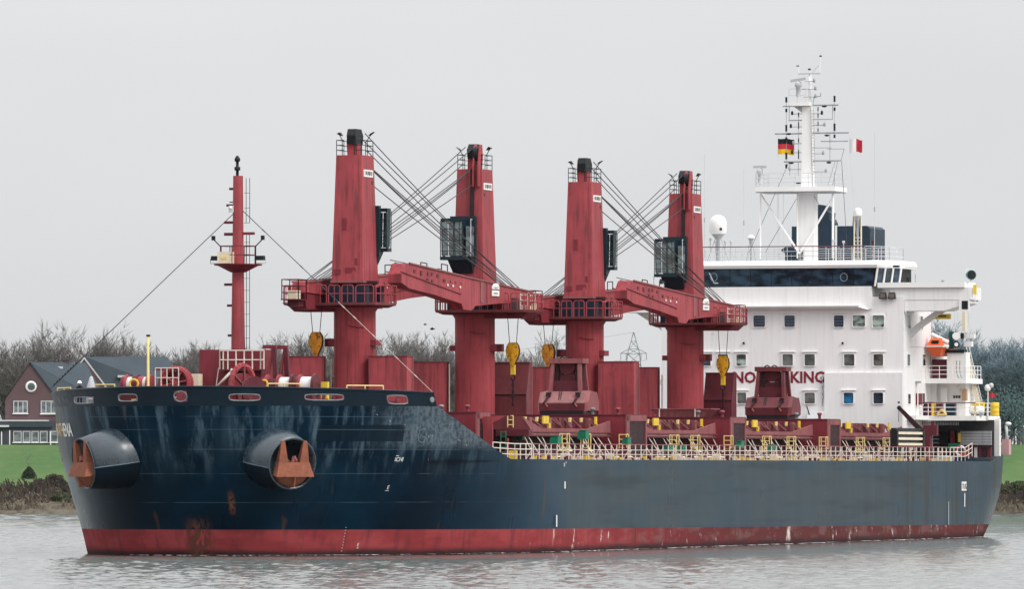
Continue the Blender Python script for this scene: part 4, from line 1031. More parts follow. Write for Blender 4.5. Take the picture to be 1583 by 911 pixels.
bb, zz = on_a(502, 594, 26); box_part('winch_control', ship, 25.8, 26.2, bb - .2, bb + .25, FZ, 11.55, YEL)
def ringpart(px, py, a, r, m):
    bb, zz = on_a(px, py, a); b = MB(); b.path([(a, bb + r * math.cos(t), zz + r * math.sin(t)) for t in [2 * math.pi * k / 16 for k in range(17)]], .07, m, 6); b.build('brake_handwheel', ship)
ringpart(207, 594, 29.5, .3, YEL); ringpart(408, 594, 27.3, .25, YEL)
# low yellow guard rails along the bulwark
for x0, x1 in ((88, 108), (146, 176), (414, 465), (537, 594)):
    p0, p1 = bul_pt(phi_of(x0), 10.8), bul_pt(phi_of(x1), 10.8); z0 = bul_top(phi_of(x0)) - .3; h = .55 if x0 > 80 else .6
    b = MB(); P = [Vector(p0) * .995, Vector(p1) * .995]
    for v in P: v.z = z0
    mid = (P[0] + P[1]) / 2; up = Vector((0, 0, h)); b.path([P[0], P[0] + up, P[1] + up, P[1]], .045, YELP, 6); b.tube(mid, mid + up, .045, YELP, 6); b.build('guard_rail', ship)
# railing beside the windlass
b = MB(); bb, _ = on_a(240, 575, 30); b2_, _ = on_a(276, 575, 30); rail_run(b, [(30, bb, 9.86), (30, b2_, 9.86)], 2.6, RAILW, 4, .035, .45); b.build('railing', ship)
b = MB(); bb, _ = on_a(238, 571, 29.4); b2_, _ = on_a(262, 571, 29.4); b.bx(29.3, 29.5, bb, b2_, 12.3, 12.42, RED2); b.build('hose_rack', ship)
box_part('stowage_box', ship, 26.2, 27.0, on_a(296, 580, 27)[0], on_a(307, 580, 27)[0], FZ, 12.1, CREAM)
# jackstaff
bb, zz = on_a(229, 520, 31.5); js = empty('jackstaff', ship)
b = MB(); b.lathe([(.1, 9.86), (.085, zz), (.04, zz + .02)], (31.5, bb, 0), YELP, 8); b.build('pole', js)
b = MB(); b.bx(31.4, 31.6, bb - .1, bb + .12, zz - .02, zz + .1, BLACK); b.build('truck', js)
# crew member at the starboard bow
bb, zz = on_a(121, 592, 26.5)
per = top('person', (26.2, bb, FZ), 'person in dark jacket and white helmet looking over the bow bulwark', 'person', None, 0)
sk = bpy.data.meshes.new('body'); V = [(0, 0, .92), (0, 0, 1.15), (.02, 0, 1.36), (.03, 0, 1.47), (.05, 0, 1.6), (.02, .19, 1.36), (.1, .27, 1.1), (.3, .2, 1.0), (.02, -.19, 1.36), (.1, -.27, 1.1), (.3, -.2, 1.0), (0, .1, .88), (.03, .11, .48), (-.02, .11, .06), (.12, .12, .03), (0, -.1, .88), (.03, -.11, .48), (-.02, -.11, .06), (.12, -.12, .03)]
E_ = [(0, 1), (1, 2), (2, 3), (3, 4), (2, 5), (5, 6), (6, 7), (2, 8), (8, 9), (9, 10), (0, 11), (11, 12), (12, 13), (13, 14), (0, 15), (15, 16), (16, 17), (17, 18)]
sk.from_pydata(V, E_, []); sk.materials.append(CLOTH)
bo = ob('body', sk, per); md_ = bo.modifiers.new('skin', 'SKIN'); rr_ = [.15, .16, .15, .06, .09, .07, .055, .045, .07, .055, .045, .1, .075, .05, .05, .1, .075, .05, .05]
for v, r_ in zip(sk.skin_vertices[0].data, rr_): v.radius = (r_, r_ * 1.0)
sk.skin_vertices[0].data[0].use_root = True
bo.modifiers.new('sub', 'SUBSURF').levels = 1; bo.modifiers['sub'].render_levels = 1
b = MB(); b.sphere((.07, 0, 1.61), .1, SKIN, 12, (1, .85, 1.2)); b.sphere((.175, 0, 1.6), .022, SKIN, 6); b.build('head', per)
b = MB(); b.lathe([(.16, 1.64), (.155, 1.7), (.12, 1.78), (.05, 1.82), (.005, 1.825)], (.05, 0, 0), WHITE2, 14); b.bx(.15, .25, -.1, .1, 1.635, 1.655, WHITE2); b.build('helmet', per)
bb, zz = on_a(141, 588, 28.2)
cv = top('covered_fitting', (28.2, bb, FZ), 'pale cone-shaped covered fitting on the bow beside the helmeted person', 'deck fitting')
b = MB(); b.lathe([(.33, 0), (.33, 1.2), (.27, 1.5), (.16, 1.85), (.12, 2.0), (.04, 2.1)], (0, 0, 0), mat('canvas_cover', (.5, .5, .52), .9, .1, 3), 14); b.build('cover', cv)
# ------------------------------------------------------------------ accommodation block and bridge
AF = -113.0
acc = empty('accommodation_block', ship)
def fp(px, py, a=AF): return on_a(px, py, a)
HW = 10.4
WZ = fp(1300, 443)[1]
b = MB(); b.bx(AF - 9.2, AF, -HW, HW, 6.36, 19.95, WHITE)
b.bx(AF - 8, AF + .12, -7.7, 7.7, 18.95, WZ, WHITE)
b.bx(AF - .0, AF + .015, -HW, HW, 13.28, 13.31, WHITE2)
b.build('wall', acc)
b = MB()                                    # sloping ledge under the bridge front
zl = fp(1300, 473)[1]; zb_ = fp(1300, 480)[1]; bR = fp(1335, 473)[0]; bR2 = fp(1346, 479)[0]
b.add([(AF + .13, -bR, zl), (AF + .9, -bR + .2, zl - .02), (AF + .9, bR - .2, zl - .02), (AF + .13, bR, zl), (AF + .01, -bR2, zb_), (AF + .01, bR2, zb_), (AF + .85, -bR + .25, zl - .12), (AF + .85, bR - .25, zl - .12)],
      [(0, 1, 2, 3), (1, 6, 7, 2), (6, 4, 5, 7), (0, 4, 6, 1), (3, 2, 7, 5)], WHITE2); b.build('ledge', acc)
def window(px, py, w, h, g, a=AF, brow=True):
    bb, zz = fp(px, py, a); s = (D1 - ST * a) / F_PX / ST; w2, h2 = w * s / 2, h * (D1 - ST * a) / F_PX / 2
    wn_ = empty('window', acc); r = .1; e = .045
    b = MB(); N = 20; inn, out = [], []
    for k in range(N):
        an = 2 * math.pi * (k + .5) / N; cx, cz = math.cos(an), math.sin(an); sx, sz = math.copysign(abs(cx) ** .2, cx), math.copysign(abs(cz) ** .2, cz)
        inn.append((a + .11, bb + sx * w2, zz + sz * h2)); out.append((a + .11, bb + sx * (w2 + .055), zz + sz * (h2 + .055)))
    bk = [(a + .002, y, z) for _, y, z in out]; bi = [(a + .012, y, z) for _, y, z in inn]
    b.add(inn + out + bk + bi, [(k, (k + 1) % N, N + (k + 1) % N, N + k) for k in range(N)] + [(N + k, N + (k + 1) % N, 2 * N + (k + 1) % N, 2 * N + k) for k in range(N)] + [(3 * N + k, 3 * N + (k + 1) % N, (k + 1) % N, k) for k in range(N)], WHITE2)
    if brow: b.bx(a + .002, a + .16, bb - w2 - .2, bb + w2 + .2, zz + h2 + .17, zz + h2 + .23, WHITE2)
    b.build('frame', wn_); b = MB(); b.add([(x, y, z) for x, y, z in bi], [tuple(range(N))], g); b.build('pane', wn_)
    return bb, zz, w2, h2
rows = [(497, [(1174, 18, GLASS), (1221, 16, GLASS), (1297, 15, GLASS), (1328, 19, GLASSF), (1358, 18, GLASSF), (1128, 16, GLASS)]),
        (557, [(1092, 14, GLASS), (1118, 16, GLASSG), (1146, 15, GLASSF), (1218, 16, GLASSG), (1252, 16, GLASSG), (1313, 16, GLASSG), (1358, 15, GLASSG)]),
        (616, [(1147, 14, GLASSG), (1252, 16, GLASSG), (1312, 15, GLASSU), (1358, 15, GLASS)])]
for y, ws in rows:
    for x, w, g in ws:
        bb, zz, w2, h2 = window(x, y + (0 if y != 616 else 0), w, 18 if y != 616 else 17, g, brow=not (y == 497 and x > 1310))
        if g is GLASS and y == 497:           # blinds seen behind the glass
            q = MB()
            for k in range(3): q.bx(AF + .014, AF + .018, bb - w2 * .9, bb + w2 * .9, zz - h2 * .55 + k * h2 * .5, zz - h2 * .35 + k * h2 * .5, mat('blue_blind', (.06, .09, .16), .6)); 
            q.build('blind', acc)
# sign lettering
bL, zS = fp(1134, 593); bRt, _ = fp(1275, 593); me = text_mesh('NO SMOKING', 1.0, RTEXT, .03)
xs = [v.co.x for v in me.vertices]; ys = [v.co.y for v in me.vertices]; H_ = fp(1200, 574.5)[1] - zS
for v in me.vertices: v.co.x = (v.co.x - min(xs)) / (max(xs) - min(xs)) * (bRt - bL); v.co.y = (v.co.y - min(ys)) / (max(ys) - min(ys)) * H_
o = ob('sign_lettering', me, acc, (AF + .02, bL, zS)); o.rotation_euler = (R(90), 0, R(90))
# lower annex, small porch, pipes and lamps on the front
b = MB(); b0, z0 = fp(1276, 580); b1, _ = fp(1318, 580); b.bx(AF, AF + .35, b0, fp(1397, 600)[0] - .02, 6.4, fp(1276, 577)[1], WHITE); b.build('front_casing', acc)
for x, y in ((1312, 616), (1358, 616)): window(x, y, 15, 17, GLASSU if x < 1330 else GLASS, AF + .35)
b = MB(); b0, z0 = fp(1253, 638, AF); b1, _ = fp(1276, 638); b.prism([(0, 6.4), (1.2, 6.4), (1.2, z0 - .5), (.9, z0), (0, z0 + .1)], b0, b1, LGREY); 
for i in range(len(b.v)): b.v[i] = (b.v[i][0] + AF, b.v[i][1], b.v[i][2])
b.build('porch', acc)
b = MB(); b0, z0 = fp(1250, 628); b.tube((AF + 1, b0 + .1, z0), (AF + 1, b0 + .5, z0 - 1.2), .05, BLACK, 5); b.build('stair_rail', acc)
b = MB(); b0, _ = fp(1272, 580); b.tube((AF + .1, b0, fp(1272, 580)[1]), (AF + .1, b0, 10.9), .035, GREY, 5)
for y in (585, 596, 606, 614): b.box((AF + .1, b0, fp(1272, y)[1]), (.15, .16, .22), LGREY)
b.build('pipe', acc)
for x, y in ((1303, 531), (1150, 531)):
    bb, zz = fp(x, y); b = MB(); b.bx(AF, AF + .15, bb - .06, bb + .06, zz - .08, zz + .1, BLACK); b.build('lamp', acc)
# bridge windows: a dark band of panes with a chamfered corner
zt_, zw = fp(1300, 415)[1], WZ
bl_, br_ = -6.9, fp(1352, 430)[0]
FA = AF + .12
corner = [(FA, -br_), (FA, br_), (FA - 2.6, br_ + 1.35), (FA - 7.5, br_ + 1.35), (FA - 7.5, -br_ - 1.35), (FA - 2.6, -br_ - 1.35)]
def offs(k): return [(x + (k if i < 2 else 0), y * (1 + .02 * k)) for i, (x, y) in enumerate(corner)]
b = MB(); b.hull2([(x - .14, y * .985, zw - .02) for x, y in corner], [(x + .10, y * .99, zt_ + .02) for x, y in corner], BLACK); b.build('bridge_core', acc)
n = 9
for k in range(n):
    y0, y1 = -br_ + 2 * br_ * k / n + .03, -br_ + 2 * br_ * (k + 1) / n - .03
    b = MB(); b.hull2([(FA - .08, y0, zw + .03), (FA - .03, y0, zw + .03), (FA - .03, y1, zw + .03), (FA - .08, y1, zw + .03)], [(FA + .17, y0, zt_ - .02), (FA + .22, y0, zt_ - .02), (FA + .22, y1, zt_ - .02), (FA + .17, y1, zt_ - .02)], GLASSB); b.build('bridge_window', acc)
for s in (1, -1):
    for k in range(3):
        p0, p1 = Vector((FA, s * br_, 0)), Vector((FA - 2.6, s * (br_ + 1.35), 0)); q0, q1 = p0.lerp(p1, k / 3 + .06), p0.lerp(p1, (k + 1) / 3 - .03)
        nrm = Vector((1.35, s * 2.6, 0)).normalized(); up = lambda v, z, e: (v.x + nrm.x * e, v.y + nrm.y * e, z)
        b = MB(); b.hull2([up(q0, zw + .1, .02), up(q0, zw + .1, .06), up(q1, zw + .1, .06), up(q1, zw + .1, .02)], [up(q0, zt_, .26), up(q0, zt_, .30), up(q1, zt_, .30), up(q1, zt_, .26)], GLASSB); b.build('bridge_window', acc)
    for k in range(4):
        v = Vector((FA, s * br_, 0)).lerp(Vector((FA - 2.6, s * (br_ + 1.35), 0)), k / 3); nrm = Vector((1.35, s * 2.6, 0)).normalized()
        b = MB(); b.tube((v.x + nrm.x * .08, v.y + nrm.y * .08, zw), (v.x + nrm.x * .36, v.y + nrm.y * .36, zt_), .09, WHITE2, 6); b.build('mullion', acc)
b = MB(); (y0_, z0_), (y1_, z1_) = fp(1098, 422), fp(1105, 438); b.path([(FA + .22, y0_, z0_), (FA + .12, y1_, z1_), (FA + .12, y1_ + .35, z1_)], .05, LGREY, 5); b.build('window_frame', acc)
# instruments glimpsed behind the glass
for x, w in ((1105, 14), (1306, 8)):
    bb, zz = fp(x, 429); b = MB(); b.path([(FA + .2, bb + .3 * math.cos(t), zz + .33 * math.sin(t)) for t in [2 * math.pi * k / 14 for k in range(15)]], .035, mat('pale_blue_trim', (.16, .22, .27), .4), 5); b.build('clear_view_screen', acc)
zr0, zr1 = fp(1250, 415)[1], fp(1250, 403)[1]
b = MB(); rim = [(x + (.5 if i < 2 else -.2), y * (1.05 if i in (0, 1) else 1.04)) for i, (x, y) in enumerate(corner)]
b.hull2([(x - .12, y * .99, zr0) for x, y in rim], [(x, y, zr0 + .25) for x, y in rim], WHITE2); b.hull2([(x, y, zr0 + .25) for x, y in rim], [(x - .25, y * .975, zr1) for x, y in rim], WHITE2); b.build('bridge_roof', acc)
bb, zz = fp(1383, 412); b = MB(); b.bx(FA - 1.2, FA - .9, bb - .35, bb + .15, zz - .05, zz + .12, BLACK); b.build('lamp', acc)
# bridge wings with curved brackets
zw1, zw2, zw3 = on_a(1450, 437, -114)[1], on_a(1450, 445, -114)[1], on_a(1450, 464, -114)[1]; zw4 = on_a(1450, 481, -114)[1]
for s in (1, -1):
    w = empty('bridge_wing', acc)
    b = MB(); y0, y1 = 9.2, 16.1
    b.bx(AF - 3.6, AF - .12, min(s * y0, s * y1), max(s * y0, s * y1), zw3, zw2, WHITE); b.bx(AF - 3.7, AF + .12, *sorted((s * 8.2, s * 15.6)), zw2, zw1, WHITE2); b.build('bulwark', w)
    b = MB(); b.bx(AF - 3.4, AF - .16, *sorted((s * 10.42, s * 13.9)), zw4, zw3 + .01, WHITE); b.prism([(s * 13.9, zw4 + .02), (s * 13.9, zw3), (s * 15.9, zw3), (s * 15.9, zw3 - .3)], AF - 3.4, AF - .16, WHITE, 'yz'); b.build('beam', w)
    bb = 15.55 * s; b = MB(); b.bx(AF - .16, AF - .05, bb - .45, bb + .45, zw3 - .95, zw3 - .05, WHITE2); b.bx(AF - .06, AF - .03, bb - .22, bb + .3, zw3 - .8, zw3 - .1, BLACK); b.build('light_housing', w)
    b = MB(); b.lathe([(.33, -.3), (.4, .1), (.42, .22)], (AF - .8, s * 15.9, zw1 + .6), mat('lamp_green', (.05, .24, .2), .4), 14, (.8, s * .5, 0)); b.lathe([(.36, .225), (.36, .24)], (AF - .8, s * 15.9, zw1 + .6), BLACK, 14, (.8, s * .5, 0)); b.path([(AF - .8, s * 15.9 - .45, zw1 + .6), (AF - .8, s * 15.9 - .4, zw1 + 1.1), (AF - .8, s * 15.9 + .3, zw1 + 1.0)], .03, WHITE2, 5); b.tube((AF - .8, s * 15.9, zw1), (AF - .8, s * 15.9, zw1 + .3), .06, WHITE2, 6); b.build('searchlight', w)
    b = MB(); b.bx(AF - .6, AF - .3, s * 16.35 - .12, s * 16.35 + .12, zw2 - .55, zw2 + .2, YEL); b.tube((AF - .45, s * 16.35, zw2 - .55), (AF - .45, s * 16.35, zw2 - 1.3), .03, WHITE2, 5); b.build('lifebuoy_light', w)
    for y, h_, r_ in ((s * 10.6, .45, .16), (s * 11.25, .7, .05), (s * 13.6, .2, .16)):
        b = MB(); b.lathe([(r_, zw1), (r_ * .7, zw1 + h_ * .5), (r_, zw1 + h_ * .6), (r_ * .8, zw1 + h_)], (AF - .6, y, 0), BLACK if r_ > .1 and h_ > .3 else GREY, 8); b.build('deck_light', w)
    # bracket curving from the house side to the wing
    P = [(s * q_[0], q_[1]) for q_ in (on_a(x, y, -115.6) for x, y in ((1398, 560), (1398, 541), (1399.5, 530), (1406, 519), (1419.5, 505.5), (1434, 495), (1447, 486), (1462, 476)))]
    b = MB()
    for (y0, z0), (y1, z1) in zip(P, P[1:]):
        d = Vector((y1 - y0, z1 - z0)).normalized() * .24; n_ = (-d.y, d.x)
        b.hull2([(AF - 2.85, y0 - n_[0], z0 - n_[1]), (AF - 2.45, y0 - n_[0], z0 - n_[1]), (AF - 2.45, y0 + n_[0], z0 + n_[1]), (AF - 2.85, y0 + n_[0], z0 + n_[1])], [(AF - 2.85, y1 - n_[0], z1 - n_[1]), (AF - 2.45, y1 - n_[0], z1 - n_[1]), (AF - 2.45, y1 + n_[0], z1 + n_[1]), (AF - 2.85, y1 + n_[0], z1 + n_[1])], WHITE)
    b.build('bracket', w)
    b = MB(); b0_, z0_ = on_a(1441, 488, -115.6); b1_, z1_ = on_a(1469, 488, -115.6); b.bx(-115.9, -115.5, *sorted((s * b0_, s * b1_)), z0_ - .3, z0_ + .12, YEL)
    if s > 0: b.bx(-115.48, -115.46, b0_ + .5, b1_ - .3, z0_ - .12, z0_ - .02, KTEXT)
    if s > 0: b.build('load_sign', w)
for x in (1366, 1380):
    bb, zz = fp(x, 457); b = MB(); b.prism([(-.32, -.3), (.32, -.3), (.26, .25), (-.26, .25)], FA, FA + .25, BLACK, 'yz')
    b.v = [(p[0], p[1] + bb, p[2] + zz) for p in b.v]; b.bx(FA + .25, FA + .27, bb - .24, bb + .24, zz - .22, zz + .18, mat('lamp_glass', (.14, .12, .1), .2)); b.build('floodlight', acc)
# rail and fittings on the bridge roof
b = MB(); P = [(FA + .3, -7.2, zr1), (FA + .3, 7.2, zr1), (FA - 2.4, 8.6, zr1), (FA - 7, 8.6, zr1), (FA - 7, -8.6, zr1), (FA - 2.4, -8.6, zr1), (FA + .3, -7.2, zr1)]; rail_run(b, P, 1.15, LGREY, 3, .026, 1.1)
b.tube((FA + .3, -7.2, zr1 + 1.17), (FA + .3, 7.2, zr1 + 1.17), .045, MAROON, 5); b.build('roof_railing', acc)
# side wall windows and after end
for x, y, h_ in ((1405, 497, 24), (1424, 499, 22), (1404, 557, 20), (1428, 557, 20), (1405, 617, 18), (1427, 617, 20)):
    a, zz = on_b(x, y, HW); hh = h_ / 18.6 / 2; b = MB(); b.bx(a - .5, a + .5, HW + .002, HW + .05, zz - hh, zz + hh, WHITE2); b.build('side_window_frame', acc); b = MB(); b.bx(a - .4, a + .4, HW + .05, HW + .058, zz - hh + .08, zz + hh - .08, GLASS); b.build('side_window', acc)
b = MB(); a, zz = on_b(1392, 480, HW); b.path([(AF - .2, HW + .12, 19.6), (AF - .2, HW + .12, 18.7), (AF - .5, HW + .1, 18.5)], .07, WHITE2, 6); b.build('drain_pipe', acc)
b = MB(); b.bx(AF - 9, AF - 2, HW + .002, HW + .03, 15.85, 15.89, LGREY); b.build('weld_strip', acc)
b = MB(); bb = HW; a, zz = on_b(1418, 618, HW); b.bx(a - .5, a + .5, HW + .01, HW + .3, zz - .45, zz + .5, RED2); b.build('fire_cabinet', acc); b = MB(); b.tube((a + .6, HW + .2, 10.1), (a + .6, HW + .2, 12.9), .05, WHITE2, 5); b.bx(a + .2, a + .7, HW + .05, HW + .4, 12.85, 13.0, GREY); b.build('lamp_post', acc)

# ------------------------------------------------------------------ main mast, aerials and funnel
zR = zr1; AM = -119.0
mm = empty('radar_mast', ship)
bm = on_a(1247, 300, AM)[0]
def mz(y, a=AM): return CAM_Z + (720 - y) * (D1 - ST * a) / F_PX
def my(x, a=AM): return on_a(x, 300, a)[0]
w0 = .66
b = MB(); b.hull2([(AM - .8, my(1236), zR - .2), (AM + .6, my(1236), zR - .2), (AM + .6, my(1261), zR - .2), (AM - .8, my(1261), zR - .2)], [(AM - .8, my(1237), mz(297)), (AM + .6, my(1237), mz(297)), (AM + .6, my(1260), mz(297)), (AM - .8, my(1260), mz(297))], WHITE)
b.hull2([(AM - .6, my(1241), mz(297)), (AM + .5, my(1241), mz(297)), (AM + .5, my(1259), mz(297)), (AM - .6, my(1259), mz(297))], [(AM - .4, my(1242), mz(165)), (AM + .4, my(1242), mz(165)), (AM + .4, my(1256), mz(165)), (AM - .4, my(1256), mz(165))], WHITE2)
b.tube((AM, my(1252), mz(165)), (AM, my(1252), mz(114)), .14, WHITE2, 8); b.build('column', mm)
b = MB(); pl = [(AM - 2, my(1177)), (AM + 2, my(1177)), (AM + 2.2, my(1239)), (AM + 2, my(1300)), (AM - 2, my(1300))]
b.hull2([(x, y, mz(297)) for x, y in pl], [(x, y, mz(290)) for x, y in pl], WHITE2); b.bx(AM - 1.9, AM + 2, my(1178), my(1299), mz(298.5), mz(297), GREY); b.build('platform', mm)
b = MB(); rail_run(b, [(AM - 1.9, my(1178), mz(290)), (AM + 1.9, my(1178), mz(290)), (AM + 1.9, my(1299), mz(290)), (AM - 1.9, my(1299), mz(290))], 1.15, LGREY, 3, .024, 1.2); b.build('platform_railing', mm)
for x0, y0, x1, y1, r in ((1180, 300, 1240, 392, .09), (1291, 308, 1240, 393, .09), (1180, 300, 1180, 400, .07), (1292, 300, 1292, 400, .1), (1237, 300, 1237, 400, .06)):
    b = MB(); b.tube((AM + .9, my(x0), mz(y0)), (AM + .9, my(x1), mz(y1)), r, WHITE2, 6); b.build('brace', mm)
b = MB()                                    # top bracket platform
b.prism([(my(1225), mz(164)), (my(1255), mz(164)), (my(1255), mz(158)), (my(1224), mz(158))], AM - .5, AM + .9, WHITE2, 'yz'); b.prism([(my(1227), mz(164)), (my(1245), mz(164)), (my(1245), mz(178))], AM - .1, AM + .1, LGREY, 'yz')
rail_run(b, [(AM + .9, my(1224), mz(158)), (AM + .9, my(1250), mz(158))], 1.1, LGREY, 2, .022, .9); b.build('top_platform', mm)
def radar(x, y, w, tilt, a=AM + .8):
    r = empty('radar_scanner', mm); zz = mz(y); yy = my(x)
    b = MB(); b.lathe([(.2, -1.3), (.2, -.5), (.3, -.45), (.3, -.1), (.12, 0)], (a, yy, zz), LGREY, 10); b.build('pedestal', r)
    b = MB(); n0 = Vector((.35, w / 2, tilt)); c0 = Vector((a, yy, zz + .12)); b.hull2([c0 - n0 + Vector(v) for v in ((-.1, 0, -.1), (.1, 0, -.1), (.1, 0, .1), (-.1, 0, .1))], [c0 + n0 + Vector(v) for v in ((-.1, 0, -.1), (.1, 0, -.1), (.1, 0, .1), (-.1, 0, .1))], LGREY); b.build('scanner_bar', r)
radar(1238, 126, 1.5, .08); radar(1179, 260, 1.35, -.02)
def yard(x0, x1, y, r=.05):
    b = MB(); b.tube((AM + .2, my(x0), mz(y)), (AM + .2, my(x1), mz(y)), r, GREY, 6); b.build('yard', mm)
for x0, x1, y, r in ((1211, 1241, 164, .05), (1257, 1297, 163, .07), (1220, 1243, 186, .05), (1257, 1288, 185, .04), (1199, 1242, 206.5, .07), (1257, 1313, 206, .07), (1270, 1312, 219, .05), (1257, 1287, 229, .03), (1213, 1242, 250, .07), (1257, 1301, 249, .07), (1235, 1269, 114, .04), (1280, 1306, 231, .03)): yard(x0, x1, y, r)
b = MB(); b.path([(AM + .2, my(1235), mz(103)), (AM + .2, my(1236), mz(114)), (AM + .2, my(1268), mz(114)), (AM + .2, my(1269), mz(90))], .035, WHITE2, 5); b.tube((AM + .2, my(1256), mz(113)), (AM + .2, my(1267), mz(101)), .02, GREY, 4); b.bx(AM + .1, AM + .3, my(1268), my(1271), mz(88), mz(86), BLACK); b.bx(AM + .1, AM + .3, my(1232.5), my(1236), mz(102.5), mz(101), BLACK); b.bx(AM + .1, AM + .3, my(1250.5), my(1254), mz(108.5), mz(106), BLACK); b.build('wind_gauge', mm)
for x, sp_ in ((1217, ((150, 158), (168, 173), (193, 203), (212, 220), (236, 246), (254, 260))), (1291.5, ((149, 158), (167, 172), (192, 203), (209, 214))), (1236, ((174, 181), (189, 199), (214, 220), (232, 246))), (1266, ((166, 172), (176, 182), (189, 194), (199, 204)))):
    for y0, y1 in sp_:
        r_ = .11 if x in (1217, 1291.5) else .06; b = MB(); b.lathe([(r_, 0), (r_ * .8, .06), (r_ * .8, mz(y0) - mz(y1) - .06), (r_, mz(y0) - mz(y1))], (AM + .3, my(x), mz(y1)), BLACK, 8); b.build('navigation_light', mm)
    b = MB(); b.tube((AM + .3, my(x), mz(sp_[0][0])), (AM + .3, my(x), mz(sp_[-1][1])), .022, GREY, 4); b.build('light_stay', mm)
b = MB()
for x0, y0, x1, y1 in ((1221, 164, 1221, 186), (1288, 163, 1288, 185), (1222, 250, 1222, 272), (1235, 250, 1235, 272), (1306, 231, 1301, 249), (1284, 206, 1284, 250), (1281, 287, 1292, 250), (1288, 287, 1296, 250)): b.tube((AM + .2, my(x0), mz(y0)), (AM + .2, my(x1), mz(y1)), .03, GREY, 4)
for k in range(5): b.tube((AM + .2, my(1282 + 2.2 * k), mz(284 - 7 * k)), (AM + .2, my(1289 + 1.6 * k), mz(284 - 7 * k)), .02, WHITE2, 4)
b.build('aerial_frame', mm)
for x, y in ((1221, 207), (1225, 252), (1280, 210), (1283, 252), (1276, 165), (1236, 283)):
    b = MB(); b.sphere((AM + .35, my(x), mz(y)), .12, BLACK, 6, (1, 2.2, .8)); b.build('signal_lamp', mm)
b = MB()
for dx in (1258.5, 1263): b.tube((AM + .5, my(dx), mz(289)), (AM + .5, my(dx - 3), mz(166)), .025, GREY, 4)
for k in range(26): yy_ = 289 - 4.7 * k; b.tube((AM + .5, my(1258.5 - .115 * k), mz(yy_)), (AM + .5, my(1263 - .115 * k), mz(yy_)), .018, GREY, 4)
b.build('mast_ladder', mm)
for x0, x1, y, r in ((1226, 1243, 176, .03), (1256, 1272, 176, .03), (1224, 1242, 196, .03), (1257, 1276, 194, .035), (1228, 1242, 222, .035), (1256, 1274, 238, .03), (1226, 1240, 236, .03), (1222, 1241, 262, .035), (1258, 1278, 266, .03), (1240, 1262, 138, .03), (1243, 1262, 150, .03), (1245, 1260, 126, .03)):
    yard(x0, x1, y, r); xx = x0 if x0 < 1240 else x1
    b = MB(); b.lathe([(.05, -.1), (.1, -.08), (.1, .18), (.04, .25)], (AM + .3, my(xx), mz(y)), GREY if y % 4 else BLACK, 8); b.build('lamp', mm)
b = MB(); b.path([(AM + .3, my(1258), mz(162)), (AM + .3, my(1260), mz(150)), (AM + .3, my(1270), mz(149)), (AM + .3, my(1270), mz(144))], .04, GREY, 5); b.build('lamp_bracket', mm)
for x0, y0, x1, y1 in ((1222, 250, 1160, 390), (1240, 296, 1185, 390), (1258, 300, 1268, 316), (1303, 250, 1312, 392), (1204, 300, 1204, 400), (1213, 300, 1213, 400)):
    b = MB(); b.tube((AM + .4, my(x0), mz(y0)), (AM + .4, my(x1), mz(y1)), .022 if x0 not in (1204, 1213) else .012, ROPEM if x0 not in (1204, 1213) else LGREY, 4); b.build('stay', mm)
# whip aerials, satellite dome, small domes on the roof
for x, y0, y1, a in ((1089, 240, 400, -115), (1150, 262, 395, -116), (1352, 202, 395, -118)):
    bb, z1 = on_a(x, y0, a); b = MB(); b.tube((a, bb, zR), (a, bb, z1), .02, LGREY, 5); zz = on_a(x, (y0 * .35 + y1 * .65), a)[1]; b.tube((a, bb, zz), (a, bb, zz + .4), .05, GREY, 6); b.build('whip_aerial', ship)
def dome(x, ytop, ybase, rpx, a, name):
    d = empty(name, ship); bb, zt = on_a(x, ytop, a); zb0 = on_a(x, ybase, a)[1]; r = rpx * (D1 - ST * a) / F_PX
    b = MB(); b.lathe([(r * .8, zb0), (r * 1.02, zb0 + r * .2)] + [(r * math.cos(t), zt - r + r * math.sin(t)) for t in (0, .3, .6, .9, 1.2, 1.45)], (a, bb, 0), WHITE2, 20); b.build('radome', d)
    b = MB(); b.lathe([(r * .25, zR), (r * .2, zb0 - .5), (r * .8, zb0)], (a, bb, 0), GREY, 12); b.build('pedestal', d)
    b = MB()
    for s in (-1, 1): b.tube((a, bb + s * r * .3, zb0 - .3), (a, bb + s * r * 1.3, zR), .025, GREY, 5)
    b.build('strut', d)
    if rpx > 10: b = MB(); b.bx(a + r * .75, a + r * .95, bb + r * .45, bb + r * .7, zb0 + .3, zb0 + .5, NAVY); b.build('marking', d)
dome(1110, 332, 362, 13.5, -115, 'satellite_dome'); dome(1161, 363, 368, 6, -115, 'satellite_dome'); dome(1326, 321, 334, 7, -121, 'satellite_dome')
for x in (1098, 1106, 1121, 1130, 1288, 1304, 1349):
    bb, _ = on_a(x, 390, -116); zz = on_a(x, 372 + (x % 3) * 2, -116)[1]; b = MB(); b.lathe([(.05, zR), (.05, zz), (.13, zz + .02), (.1, zz + .2)], (-116, bb, 0), LGREY if x != 1349 else MAROON, 8); b.build('deck_light', ship)
b = MB(); bb, zz = on_a(1326, 334, -121)
for s in (-.3, .3): b.tube((-121, bb + s, zR), (-121, bb + s, zz), .06, CREAM, 6)
for k in range(8): b.tube((-121, bb - .3, zR + .3 * k), (-121, bb + .3, zR + .3 * k), .03, CREAM, 5)
b.build('lattice_post', ship)
fn = empty('funnel', ship); FAa = -127.0
def fy(x): return on_a(x, 350, FAa)[0]
def fz(y): return on_a(1250, y, FAa)[1]
